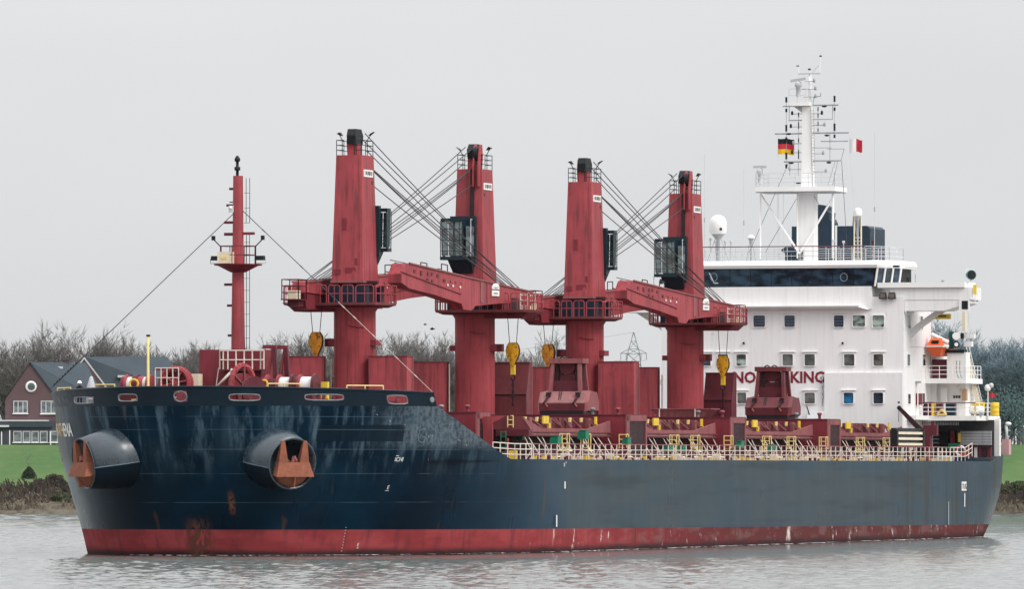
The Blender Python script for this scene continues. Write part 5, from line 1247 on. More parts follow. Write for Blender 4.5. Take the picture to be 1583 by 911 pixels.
b = MB(); b.prism([(fy(1250), 18), (fy(1345), 18), (fy(1345), fz(354)), (fy(1340), fz(350)), (fy(1250), fz(350))], FAa - 5, FAa, FUNNELM, 'yz'); b.prism([(fy(1222), 18), (fy(1238), 18), (fy(1238), fz(350)), (fy(1224), fz(350))], FAa - 5, FAa, FUNNELM, 'yz'); b.bx(FAa - 5, FAa - .2, fy(1236), fy(1252), 18, fz(372), FUNNELM); b.build('casing', fn)
b = MB(); b.prism([(fy(1262), fz(350)), (fy(1284), fz(350)), (fy(1284), fz(345)), (fy(1281), fz(339)), (fy(1279), fz(338)), (fy(1280), fz(329)), (fy(1276), fz(326)), (fy(1276), fz(320)), (fy(1271), fz(317)), (fy(1262), fz(316))], FAa - 2.5, FAa - .5, FUNNELM, 'yz'); b.build('exhaust_pipe', fn)
b = MB(); b.prism([(fy(1314), fz(350)), (fy(1322), fz(350)), (fy(1322), fz(330)), (fy(1319), fz(328)), (fy(1315), fz(335))], FAa - 2, FAa - .8, FUNNELM, 'yz'); b.build('exhaust_pipe', fn)
b = MB(); b.bx(FAa - 1, FAa + .02, fy(1291), fy(1294), 18, fz(349), WHITE2); b.build('edge_strip', fn)
b = MB(); bb, _ = on_a(1219, 390, -120); b.lathe([(.3, zR), (.3, zR + .85), (.65, zR + .95), (.6, zR + 1.15), (.25, zR + 1.35)], (-120, bb, 0), FUNNELM, 14); b.build('mushroom_vent', ship)
b = MB()
for k in range(5): b.bx(-118.5, -118.3, on_a(1217, 390, -118)[0], on_a(1240, 390, -118)[0], zR + .1 + .2 * k, zR + .2 + .2 * k, FUNNELM)
b.build('louvre', ship)
# flags
def flag(x, y, w, h, cols_, horiz, name, label, sgn):
    bb, zz = on_a(x, y, AM + .3); f = top(name, (AM + .3, bb, zz), label, 'flag', 'flags flying from the radar mast')
    n = 12; vert = h / len(cols_) if horiz else h
    for i, m in enumerate(cols_):
        b = MB(); vs = []
        c0, c1 = (0, n) if horiz else (n * i // len(cols_), n * (i + 1) // len(cols_))
        for k in range(c0, c1 + 1):
            f_ = k / n; dy = w * f_ * .96; dx = .12 * math.sin(f_ * 7); dz = -h * .12 * f_ - .05 * math.sin(f_ * 9)
            z0 = -vert * i if horiz else 0
            z1 = -vert * (i + 1) if horiz else -h * (1 - .12 * f_)
            vs += [(dx, dy, z0 + dz * (1 if not horiz else .6)), (dx, dy, z1 + dz * (1 if not horiz else .6))]
        kk = len(vs) // 2; b.add(vs, [(2 * j, 2 * j + 2, 2 * j + 3, 2 * j + 1) for j in range(kk - 1)], m, True); b.build('stripe' if horiz else 'panel', f)
    b = MB(); b.tube((0, 0, .2), (0, 0, -h - .3), .015, LGREY, 4); b.tube((0, 0, -h - .3), (0, (.1 if sgn < 0 else .75), mz(392) - zz), .012, LGREY, 4); b.build('halyard', f)
flag(1202.5, 214, 1.5, 1.3, (FLAGK, FLAGR, FLAGY), True, 'flag', 'black red and gold flag on the left of the white radar mast', -1)
flag(1313.5, 214, 1.15, 1.15, (FLAGW, FLAGR), False, 'flag', 'white and red flag on the right of the white radar mast', 1)

# ------------------------------------------------------------------ after decks on the port side
aft = empty('after_deckhouse', ship)
Zp = on_a(1470, 645, -118)[1]
b = MB(); b.bx(-126.4, -118.2, -15.3, 15.3, Zp - .3, Zp + .1, WHITE2); b.bx(-118.6, AF - 1, 10.4, 11.2, Zp - .25, Zp + .1, WHITE2); b.build('poop_slab', aft)
Zu = on_a(1470, 589, -120)[1]
b = MB(); b.bx(-126, -120.2, 10.4, 13.9, Zu - .22, Zu + .2, WHITE2); b.bx(-126, -120.2, -13.9, -10.4, Zu - .22, Zu + .2, WHITE2); b.build('boat_deck_slab', aft)
b = MB(); rail_run(b, [(-118.3, 9.8, Zp + .1), (-118.3, 15.2, Zp + .1), (-126.3, 15.2, Zp + .1)], 1.05, WHITE2, 3, .03, 1.3); b.tube((-118.3, 9.8, Zp + 1.17), (-118.3, 15.2, Zp + 1.17), .045, MAROON, 5); b.build('railing', aft)
b = MB(); rail_run(b, [(-120.3, 10.5, Zu + .2), (-120.3, 13.8, Zu + .2), (-125.8, 13.8, Zu + .2)], 1.05, WHITE2, 3, .028, 1.2); b.build('railing', aft)
# inner walls
b = MB(); b.bx(-128, -122.2, -10.2, 10.8, 6.36, 16.0, WHITE); b.bx(-126.5, -122.9, 10.8, 13.2, Zp, Zu, WHITE); b.build('wall', aft)
def aft_box(name, x0, x1, y0, y1, a, depth, m, par=aft):
    b0, z1 = on_a(x0, y0, a); b1, z0 = on_a(x1, y1, a); b = MB(); b.bx(a - depth, a, b0, b1, z0, z1, m); return b.build(name, par)
aft_box('red_wall_panel', 1441, 1463, 556, 588, -121.9, .2, MAROON)
aft_box('crane_house', 1464, 1493, 545, 589, -121.5, 1.5, WHITE2); aft_box('crane_base_plate', 1460, 1490, 541, 546, -121.4, 1.2, BLACK)
aft_box('crane_motor', 1467, 1474, 513, 540, -121.4, .8, mat('motor_green', (.01, .09, .08), .4)); aft_box('crane_post', 1487, 1492, 482, 512, -121.6, .4, CREAM)
b = MB(); b0, z0 = on_a(1479, 520, -121.4); b.lathe([(.32, -.3), (.32, .3)], (-121.2, b0, z0), WHITE2, 14, (1, .3, 0)); b0, z0 = on_a(1479, 533, -121.2); b.lathe([(.28, -.2), (.28, .2)], (-121.1, b0, z0), BLACK, 14, (1, .2, 0)); b.lathe([(.17, .2), (.17, .25)], (-121.1, b0, z0), WHITE2, 12, (1, .2, 0)); b.build('winch_drum', aft)
aft_box('winch_cover', 1485, 1506, 517, 523, -121.6, .5, WHITE2); aft_box('winch_cover', 1490, 1502, 528, 536, -121.6, .6, WHITE2); aft_box('lamp', 1485, 1489, 515, 524, -121.2, .3, BLACK)
for y0, y1 in ((517, 528), (524, 537)):
    b = MB(); p0, p1 = on_a(1440, y0, -120.6), on_a(1466, y0 + 13, -120.6); b.tube((-120.6, *p0), (-120.6, *p1), .17, WHITE2, 6); b.build('davit_arm', aft)
b = MB()
for x0, y0, x1, y1 in ((1476, 482, 1476, 515), (1480, 482, 1480, 515), (1497, 482, 1500, 545)): b.tube((-121.3, *on_a(x0, y0, -121.3)), (-121.3, *on_a(x1, y1, -121.3)), .022, LGREY, 4)
b.build('wire', aft)
b = MB()
for x0 in (1479, 1484): p0 = [on_a(x0 + dx, y, -121.0) for dx, y in ((0, 558), (-.5, 572), (1.5, 582), (5, 588))]; b.path([(-121.0, *q) for q in p0], .05, GREY, 5)
b.build('hose', aft)
lb = top('lifeboat', (-121.4, *on_a(1452, 551, -121.4)), 'orange enclosed lifeboat under white davit arms at the stern', 'lifeboat')
b = MB(); b.hull2([(-2.6, -.35, 0), (1.2, -.35, 0), (1.2, .35, 0), (-2.6, .35, 0)], [(-3.2, -.7, .8), (1.7, -.7, .8), (1.7, .7, .8), (-3.2, .7, .8)], ORANGE); b.hull2([(-3.2, -.7, .8), (1.7, -.7, .8), (1.7, .7, .8), (-3.2, .7, .8)], [(-2.6, -.45, 1.5), (1.0, -.45, 1.5), (1.0, .45, 1.5), (-2.6, .45, 1.5)], ORANGE); b.build('hull', lb)
b = MB(); b.bx(-3.25, 1.75, -.75, .75, .74, .84, FLAGW); b.bx(1.15, 1.5, -.3, .3, 1.0, 1.3, BLACK); b.build('fender', lb)
# stairs from the boat deck
st = empty('stairway', aft); (y0, z0), (y1, z1) = on_a(1496, 555, -125), on_a(1516, 640, -125)
for dx in (-.5, .5):
    b = MB(); b.hull2([(-125 + dx, y1 - .1, z1), (-125 + dx + .06, y1 - .1, z1), (-125 + dx + .06, y1 + .15, z1), (-125 + dx, y1 + .15, z1)], [(-125 + dx, y0 - .1, z0), (-125 + dx + .06, y0 - .1, z0), (-125 + dx + .06, y0 + .15, z0), (-125 + dx, y0 + .15, z0)], CREAM); b.tube((-125 + dx, y1, z1 + 1), (-125 + dx, y0, z0 + 1), .03, WHITE2, 5); b.build('stringer', st)
for k in range(15): f = k / 15; b = MB(); b.bx(-125.5, -124.45, y1 + (y0 - y1) * f - .1, y1 + (y0 - y1) * f + .1, z1 + (z0 - z1) * f, z1 + (z0 - z1) * f + .05, GREY); b.build('tread', st)
aft_box('door', 1454, 1464, 601, 640, -122.5, .1, WHITE2); aft_box('vent_cowl', 1487, 1494, 602, 620, -122.3, .4, mat('cowl_buff', (.4, .26, .16), .6))
b = MB()
for x in (1475, 1479, 1483): b.bx(-122.88, -122.86, *(lambda p: (p - .08, p + .08))(on_a(x, 615, -122.9)[0]), on_a(x, 616, -122.9)[1], on_a(x, 612, -122.9)[1], KTEXT)
b.build('notice', aft)
for x0, x1, m, nm in ((1414, 1438, NAVY, 'equipment_locker'), (1440, 1444, YEL, 'yellow_post'), (1430, 1440, RED2, 'fire_locker'), (1447, 1456, MAROON, 'valve_stand'), (1462, 1476, NAVY, 'equipment_locker')): aft_box(nm, x0, x1, 624 if m is not RED2 else 622, 643, -119.5, .6, m)
b = MB(); c0 = on_a(1456, 638, -118.2); b.path([(-118.15, c0[0] - .4, c0[1] - .2), (-118.15, c0[0], c0[1] + .25), (-118.15, c0[0] + .4, c0[1] - .2), (-118.15, c0[0] - .4, c0[1] - .2)], .09, YELP, 6); b.build('life_ring_bracket', aft)
rf = top('liferaft_canister', (-119.6, on_a(1510, 640, -119.6)[0], Zp + .1), 'white liferaft canister on the aft deck beside the yellow drum', 'liferaft')
b = MB(); b.lathe([(.05, -.62), (.3, -.6), (.36, -.4), (.36, .4), (.3, .6), (.05, .62)], (0, 0, .45), WHITE2, 14, (0, 1, 0)); b.build('canister', rf); b = MB(); b.bx(-.3, .3, -.45, -.3, 0, .3, GREY); b.bx(-.3, .3, .3, .45, 0, .3, GREY); b.bx(-.38, .38, -.1, 0, .08, .83, YEL); b.build('cradle', rf)
aft_box('stowage_rack', 1503, 1520, 622, 634, -120.8, .6, YEL)
yd = top('drum', (-121.6, on_a(1538, 645, -121.6)[0], Zp + .1), 'tall yellow drum at the end of the aft deck rail', 'drum')
b = MB(); b.lathe([(.36, 0), (.38, .05), (.36, .1), (.36, .38), (.38, .42), (.36, .46), (.36, .78), (.38, .82), (.36, .86), (.36, 1.1), (.32, 1.12)], (0, 0, 0), YEL, 18); b.build('shell', yd); b = MB(); b.lathe([(.06, 0), (.06, .05)], (.15, 0, 1.12), GREY, 8); b.build('bung', yd)
# underneath the poop slab
aft_box('mooring_recess', 1440, 1537, 650, 706, -122.15, .04, mat('recess_shade', (.06, .06, .065), .6, .3, .8))  # flat sheet coloured dark for the shade under the slab
aft_box('side_post', 1536, 1545, 648, 706, -124.5, .5, WHITE2)
for k in range(5): aft_box('shutter_slat', 1483, 1532, 667 + k * 4.4, 670.8 + k * 4.4, -121.5, .25, GREY)
aft_box('shutter_end', 1479, 1483, 666, 690, -121.3, .4, BLACK)
for x, m in ((1486, MAROON), (1494, PINK), (1501, MAROON), (1508, LGREY), (1515, MAROON), (1522, BLACKRED), (1529, MAROON)): aft_box('mooring_bollard', x - 2, x + 2.5, 690, 708, -121.2, .3, m)
aft_box('pipe_rack', 1482, 1536, 689.5, 691.5, -121.1, .2, BLACKRED)
aft_box('doorway', 1452, 1466, 668, 700, -121.8, .2, BLACK); aft_box('fire_cabinet', 1469, 1476, 666, 686, -121.6, .3, RED2); aft_box('hose_box', 1466, 1482, 686, 696, -120.6, .6, GREEN); aft_box('gas_bottle', 1481, 1484, 670, 684, -121.2, .3, YEL)
aft_box('white_wall_panel', 1400, 1441, 650, 700, -119.2, .2, WHITE)
for k in range(4): aft_box('vent_louvre', 1440, 1451, 672 + 6 * k, 674.5 + 6 * k, -121.7, .2, GREY)
b = MB()
for k in range(24): b.bx(-119.0, -118.95, *(lambda p: (p - .03, p + .03))(on_a(1424 + 2.5 * k, 655, -119)[0]), on_a(1424, 658, -119)[1], on_a(1424, 653, -119)[1], GREY)
b.build('edge_grille', aft)
# life ring hung by the bend of the rail
lr = top('lifebuoy', (-115.2, on_a(1485, 692, -115.2)[0], 6.7), 'red and white lifebuoy hanging where the deck railing bends upward', 'lifebuoy')
b = MB(); N = 16; P = [(0, .38 * math.cos(2 * math.pi * k / N), .5 + .38 * math.sin(2 * math.pi * k / N)) for k in range(N + 1)]
for k in range(N): b.tube(P[k], P[k + 1], .09, FLAGR if (k // 4) % 2 else FLAGW, 6)
b.build('ring', lr); b = MB(); b.tube((0, -.3, 0), (0, -.3, .6), .03, RAILW, 5); b.tube((0, .3, 0), (0, .3, .6), .03, RAILW, 5); b.build('bracket', lr)
# stern light and staff
b = MB(); a0 = -128.5; bb, zz = on_a(1556, 705, a0); b.bx(a0 - .4, a0 + .4, bb - .3, bb + .3, 6.9, 8.2, mat('pink_post', (.5, .3, .3), .6)); b.tube((a0, bb, 8.2), (a0, bb, 9.4), .12, LGREY, 8); b.sphere((a0, bb + .15, 9.5), .22, WHITE2, 8, (1, 1.3, .8)); b.build('stern_light', ship)
a0 = -126; bb, zz = on_a(1527, 600, a0); b = MB(); b.sphere((a0, bb, zz), .3, WHITE2, 8); b.sphere((a0, bb + .3, zz + .2), .22, LGREY, 8); b.tube((a0, bb, Zp), (a0, bb, zz), .05, LGREY, 6); b.build('stern_lamp_post', ship)
sf = top('flag', (a0 - .4, *on_a(1528, 610, a0 - .4)), 'small crumpled red flag at the stern above the yellow drum', 'flag')
b = MB(); b.add([(0, 0, 0), (.1, .3, .2), (0, .5, -.05), (.1, .72, .15), (0, .6, -.35), (.1, .3, -.2), (0, .05, -.35)], [(0, 1, 5, 6), (1, 2, 4, 5), (2, 3, 4)], FLAGR); b.build('cloth', sf)
b = MB(); b.tube((0, 0, -2.2), (0, 0, .3), .03, LGREY, 5); b.build('staff', sf)
# bent railing rising to the poop, aft of the main run
b = MB(); P = [(-103.6, 15.75, DZ), (-112.5, 15.75, DZ), (-115.5, 15.6, DZ + .38)]
for p, q in zip(P, P[1:]): rail_run(b, [p, q], 1.1, RAILW, 3, .036, 1.3)
b.build('stern_railing', ship)
# provision crane: dark red post and boom
pc = empty('provision_crane', ship); a0 = -112
p0 = on_a(1432, 702, a0); p1 = on_a(1432, 660, a0); b = MB(); b.bx(a0 - .4, a0 + .4, p0[0] - .42, p0[0] + .42, 6.36, p1[1] - .2, MAROON); b.bx(a0 - .3, a0 + .3, p0[0] - .2, p0[0] + .95, p1[1] - .7, p1[1] + .1, MAROON); b.bx(a0 - .2, a0 + .2, p0[0] + .45, p0[0] + .7, p1[1], p1[1] + .45, MAROON); b.build('post', pc)
p2, p3 = on_a(1426, 668, a0), on_a(1390, 631, a0); b = MB(); b.hull2([(a0 - .15, p2[0] - .2, p2[1] - .12), (a0 + .15, p2[0] - .2, p2[1] - .12), (a0 + .15, p2[0] + .2, p2[1] + .12), (a0 - .15, p2[0] + .2, p2[1] + .12)], [(a0 - .12, p3[0] - .12, p3[1] - .08), (a0 + .12, p3[0] - .12, p3[1] - .08), (a0 + .12, p3[0] + .1, p3[1] + .1), (a0 - .12, p3[0] + .1, p3[1] + .1)], BLACKRED); b.build('boom', pc)
b = MB(); b.sphere((a0, p3[0], p3[1]), .2, BLACK, 8); b.tube((a0, p3[0] - .02, p3[1]), (a0, p3[0] - .04, 9.6), .025, BLACK, 5); b.sphere((a0, p3[0] - .03, 11.2), .1, BLACK, 6); b.build('hoist_wire', pc)
gw = empty('deck_winch', ship); a0 = -110.5; c0 = on_a(1412, 682, a0); b = MB(); b.lathe([(.5, -.5), (.5, -.4), (.3, -.38), (.3, .38), (.5, .4), (.5, .5)], (a0, *c0), GREEN, 12, (.3, 1, 0)); b.build('drum', gw); b = MB(); b.bx(a0 - .4, a0 + .4, c0[0] - .6, c0[0] + .5, 6.36, c0[1] - .2, WHITE); b.sphere((a0, c0[0] + .6, c0[1] + .1), .35, GREEN, 8); b.build('base', gw)
# stowed accommodation ladder
gy = top('gangway', (-97, 14.6, 7.55), 'stowed gangway with three pale rails in a dark frame by the rail', 'gangway')
for k, (m, z) in enumerate(((CREAM, .95), (CREAM, .5), (CREAM, .05))):
    b = MB(); b.bx(-4.2, 3.9, .3, .42, z, z + .2, m); b.build('side_rail', gy)
b = MB(); b.bx(-4.3, 4.0, -.1, .28, -.1, 1.45, BLACK); b.bx(-4.6, -4.2, -.1, .5, -1.2, 1.3, BLACK); b.bx(3.9, 4.3, -.1, .5, -1.2, 1.3, BLACK); b.build('frame', gy)
b = MB()
for x in (-3, 0, 3): b.bx(x - .2, x + .2, 0, .3, -1.2, -.1, BLACKRED)
b.build('cradle', gy)
# ------------------------------------------------------------------ water
import numpy as np
WM = bpy.data.materials.new('river_water'); t = NT(WM)
n2 = t.noise(t.map((2.2, 3.2, 1), (5, 2, 0)), 1.0, 4, .6, .2)
t.b.inputs['Base Color'].default_value = (.18, .19, .175, 1)
t.b.inputs['Roughness'].default_value = .1
t.b.inputs['IOR'].default_value = 1.33
bp = t.n.new('ShaderNodeBump'); bp.inputs['Strength'].default_value = .5; bp.inputs['Distance'].default_value = .02
t.l.new(n2, bp.inputs['Height']); t.l.new(bp.outputs[0], t.b.inputs['Normal'])
rw_ = np.random.RandomState(4)
comp = []
for lam, amp, cnt in ((9., .006, 5), (4.0, .006, 8), (2.2, .009, 14), (1.3, .0085, 24), (.95, .006, 24)):
    for _ in range(cnt):
        th_ = rw_.normal(1.35, .75); l_ = lam * rw_.uniform(.75, 1.3); comp.append((2 * np.pi / l_ * np.cos(th_), 2 * np.pi / l_ * np.sin(th_), amp * rw_.uniform(.5, 1.1), rw_.uniform(0, 6.28), lam))
patch_ = [(rw_.normal(0, .035), rw_.normal(0, .02), rw_.uniform(0, 6.28)) for _ in range(9)]
def wave_sheet(x0, x1, y0, y1, dx, dy, edge):
    xs_, ys_ = np.arange(x0, x1 + dx * .5, dx), np.arange(y0, y1 + dy * .5, dy); GX, GY = np.meshgrid(xs_, ys_)
    q = sum(np.sin(a * GX + b_ * GY + c_) for a, b_, c_ in patch_) / 3.0; gain = np.clip(.85 + .35 * q, .35, 1.5)
    LX, LY = GX - X1, GY - D1; la, lb = -CT * LX - ST * LY, ST * LX - CT * LY
    ds_ = np.hypot(np.maximum(0, la - 14), np.maximum(0, np.abs(lb) - 15) * 1.7); sm_ = np.clip((ds_ - 22) / 26, 0, 1); sm_ = sm_ * sm_ * (3 - 2 * sm_); gain = gain * (.42 + .58 * sm_)
    H = np.zeros_like(GX)
    for a, b_, am, ph, lam in comp: H += am * np.sin(a * GX + b_ * GY + ph) * (gain if lam < 6 else 1)
    fd_ = np.clip(np.minimum(GX + 88, 98 - GX) / 12, 0, 1) * (np.clip((GY - y0) / 14, 0, 1) if edge else 1); H = H * fd_ - .115 * (1 - fd_)
    nx, ny = len(xs_), len(ys_); co = np.stack([GX, GY, H], -1).reshape(-1, 3)
    i_ = (np.arange(ny - 1)[:, None] * nx + np.arange(nx - 1)[None, :]).reshape(-1); fq = np.stack([i_, i_ + 1, i_ + nx + 1, i_ + nx], -1)
    return co, fq
co1, f1 = wave_sheet(-88, 98, 362, 716, .34, .42, 1)
co2, f2 = wave_sheet(-88, 98, 715.8, 1003, .9, .9, 0)
co3 = np.array([(-900, 20, -.12), (900, 20, -.12), (900, 1003, -.12), (-900, 1003, -.12)], float)
co_ = np.concatenate([co1, co2, co3]); f_ = np.concatenate([f1, f2 + len(co1), np.array([[0, 1, 2, 3]]) + len(co1) + len(co2)])
wme = bpy.data.meshes.new('water'); wme.vertices.add(len(co_)); wme.vertices.foreach_set('co', co_.ravel()); wme.loops.add(f_.size); wme.loops.foreach_set('vertex_index', f_.ravel().astype(np.int32)); wme.polygons.add(len(f_)); wme.polygons.foreach_set('loop_start', np.arange(0, f_.size, 4, dtype=np.int32)); wme.polygons.foreach_set('loop_total', np.full(len(f_), 4, dtype=np.int32)); wme.polygons.foreach_set('use_smooth', np.ones(len(f_), dtype=bool)); wme.update(calc_edges=True); wme.materials.append(WM)
structure(ob('water', wme))
# foam and wash along the waterline
FM = mat('foam', (.62, .64, .63), .8, .2, 2.)
random.seed(11); b = MB()
def foam(x, y, l, w):
    n = 9; vs = []
    for k in range(n):
        an = 2 * math.pi * k / n; rr = random.uniform(.6, 1.1); vs.append((x + l * rr * math.cos(an), y + w * rr * math.sin(an), .06 + .03 * random.random()))
    b.add(vs, [tuple(range(n))], FM)
for k in range(260):
    a = random.uniform(-118, 33); hb_ = half_beam(a, .1); d = abs(random.gauss(0, .35)) + .1
    p = SHIP_M @ Vector((a, hb_ + d, 0)); foam(p.x, p.y, random.uniform(.08, .5), random.uniform(.05, .2))
for k in range(70):
    ph = random.uniform(.9, 1.9); q = bul_pt(ph, .1); q = Vector(bow_pt(min(ph, math.pi - ph), .1) + (0,)); q.y *= -1 if ph > math.pi / 2 else 1
    p = SHIP_M @ (q * 1.012 + Vector((random.uniform(0, .8), 0, 0))); foam(p.x, p.y, random.uniform(.08, .5), random.uniform(.1, .3))
fo = b.build('foam'); tag(fo, 'thin broken foam along the ship\'s waterline', 'foam', None, 'stuff')

# ------------------------------------------------------------------ far bank: terrain sheet
GM = bpy.data.materials.new('grass_dike'); t = NT(GM)
g1 = t.noise(t.map((.06, .02, .1)), 1, 5, .6); g2 = t.noise(t.map((.8, .4, 1)), 1, 4, .7)
X_, Y_, Z_ = t.xyz()
gc = t.mix(t.rng(g1, .35, .65), (.055, .115, .038), (.10, .155, .055)); gc = t.mix(t.m('MULTIPLY', t.rng(g2, .45, .7), .3), gc, (.15, .17, .07))
earth = t.mix(t.rng(g2, .35, .65), (.07, .06, .045), (.13, .11, .08))
gc = t.mix(t.rng(Z_, 3.5, 3.0), gc, earth)
t.put(t.b.inputs['Base Color'], gc); t.b.inputs['Roughness'].default_value = .95; t.b.inputs['Specular IOR Level'].default_value = .1
prof = [(992, -.8), (996, .3), (1004, 1.6), (1013, 2.7), (1020, 3.3), (1032, 4.9), (1048, 7.2), (1058, 8.3), (1066, 8.7), (1100, 8.8), (1400, 9), (3000, 9), (9000, 9)]
xs = [-6000, -2500, -800] + list(range(-200, 201, 8)) + [800, 2500, 6000]
random.seed(5); vs = []; fs = []
for j, (y, z) in enumerate(prof):
    for x in xs: vs.append((x, y + (1.2 * math.sin(x * .13) + random.uniform(-.6, .6) if j < 5 else 0), z + (random.uniform(-.15, .15) if 0 < j < 6 else 0)))
n = len(xs)
for j in range(len(prof) - 1):
    for i in range(n - 1): fs.append((j * n + i, j * n + i + 1, (j + 1) * n + i + 1, (j + 1) * n + i))
b = MB(); b.add(vs, fs, GM, True); structure(b.build('terrain'))
def gz(y):
    for (y0, z0), (y1, z1) in zip(prof, prof[1:]):
        if y <= y1: return z0 + (z1 - z0) * (y - y0) / (y1 - y0)
    return 9
def wx(px, Y): return (px - 791.5) / F_PX * Y
def wz(py, Y): return CAM_Z + (720 - py) * Y / F_PX
# reeds and scrub on the bank
def leafm(name, c0, c1, rough=.9):
    m = bpy.data.materials.new(name); t = NT(m); nn = t.noise(t.map((1, 1, 1)), 2.2, 3, .6); n0 = t.noise(t.map((.15, .15, .15)), 1, 2, .5)
    t.put(t.b.inputs['Base Color'], t.mix(t.rng(t.m('ADD', t.m('MULTIPLY', nn, .6), t.m('MULTIPLY', n0, .4)), .36, .62), c0, c1)); t.b.inputs['Roughness'].default_value = rough; t.b.inputs['Specular IOR Level'].default_value = .15
    return m
SCRUB = leafm('dry_scrub', (.03, .027, .024), (.08, .064, .05)); REED = leafm('pale_reed', (.07, .06, .045), (.15, .125, .09)); BUSHG = leafm('dull_green_bush', (.03, .042, .022), (.07, .085, .04))
random.seed(21)
def blades(name, n, xr, yr, hr, m, label, wd=.12):
    b = MB(); vs, fs = [], []
    for _ in range(n):
        x, y = random.uniform(*xr), random.uniform(*yr); cl = .55 + .45 * math.sin(x * .9 + math.sin(x * .31) * 3) * math.sin(y * .5 + x * .2); z = gz(y) - .05; h = random.uniform(*hr) * max(.35, cl); dx, dy = random.gauss(0, .3) * h, random.gauss(0, .2) * h; w = random.uniform(.5, 1.4) * wd
        k = len(vs); vs += [(x - w, y, z), (x + w, y, z), (x + dx + w * .5, y + dy, z + h), (x + dx * 1.5, y + dy, z + h * 1.15)]; fs += [(k, k + 1, k + 2), (k, k + 2, k + 3)]
    b.add(vs, fs, m); o = b.build(name); return tag(o, label, 'scrub', None, 'stuff')
blades('bank_scrub', 16000, (-72, 72), (1001, 1019), (.5, 1.5), SCRUB, 'dark brown scrub covering the far river bank')
blades('reeds', 6000, (-72, 72), (996, 1005), (.5, 1.2), REED, 'pale dry reeds along the far water edge')
def leaf_cloud(b, c, r, n, m, sz):
    vs, fs = [], []
    for _ in range(n):
        while True:
            p = Vector((random.uniform(-1, 1), random.uniform(-1, 1), random.uniform(-1, 1)))
            if p.length < 1: break
        if p.length < .5 and random.random() < .5: p = p.normalized() * random.uniform(.55, 1)
        p = Vector((c[0] + p.x * r[0], c[1] + p.y * r[1], c[2] + p.z * r[2])); u = Vector((random.gauss(0, 1), random.gauss(0, 1), random.gauss(0, 1))).normalized() * sz * random.uniform(.5, 1.2); v = u.orthogonal().normalized() * sz * random.uniform(.4, .9)
        k = len(vs); vs += [p - u, p + v, p + u, p - v]; fs.append((k, k + 1, k + 2, k + 3))
    b.add(vs, fs, m)
def bush(px, py, Y, w, h, m, label, name='bush', grp=None):
    x, z = wx(px, Y), gz(Y); o = empty(name, None, (x, Y, z)); tag(o, label, 'bush' if name == 'bush' else 'tree', grp)
    b = MB(); b.tube((0, 0, -.1), (0, 0, h * .5), .12, BARK, 6, .05); b.build('trunk', o)
    b = MB()
    for k in range(7): leaf_cloud(b, (random.uniform(-.3, .3) * w, random.uniform(-.3, .3) * w, h * (.18 + .55 * random.random())), (w * .38, w * .35, h * .28), 220, m, .16)
    b.build('foliage', o); return o
BARK = leafm('tree_bark', (.09, .08, .074), (.17, .155, .14)); TWIG = leafm('tree_twigs', (.13, .122, .118), (.22, .205, .195)); TWIG_HAZE = leafm('haze_blue_twigs', (.12, .17, .195), (.22, .285, .32)); IVY = leafm('ivy_green', (.05, .085, .085), (.10, .15, .145)); CONIFER = leafm('conifer_green', (.018, .028, .02), (.04, .055, .035))  # bluish twigs carry the haze of distance in their colour
cyp = empty('small_cypress', None, (wx(45, 1027), 1027, gz(1027))); tag(cyp, 'small dark conical evergreen on the grass slope below the house', 'tree')
b = MB(); b.tube((0, 0, -.1), (0, 0, 1.0), .1, BARK, 6); b.build('trunk', cyp)
b = MB()
for k in range(8): leaf_cloud(b, (0, 0, .25 + k * .16), (1.0 * (1 - (k / 8.2) ** 1.8) + .05, .9 * (1 - (k / 8.2) ** 1.8) + .05, .28), 260, CONIFER, .09)
b.build('foliage', cyp)
random.seed(31)
bush(88, 760, 1019, 2.6, 1.7, SCRUB, 'low dark bush at the top of the bank beside the ship\'s bow'); bush(65, 763, 1018, 1.9, 1.3, SCRUB, 'smaller dark bush left of the bow-side bush on the bank')
bush(97, 790, 1003, 2.4, 1.0, BUSHG, 'dull green bush at the water edge by the bow'); bush(1570, 765, 1010, 3.2, 1.9, BUSHG, 'olive bush on the bank behind the ship\'s stern')

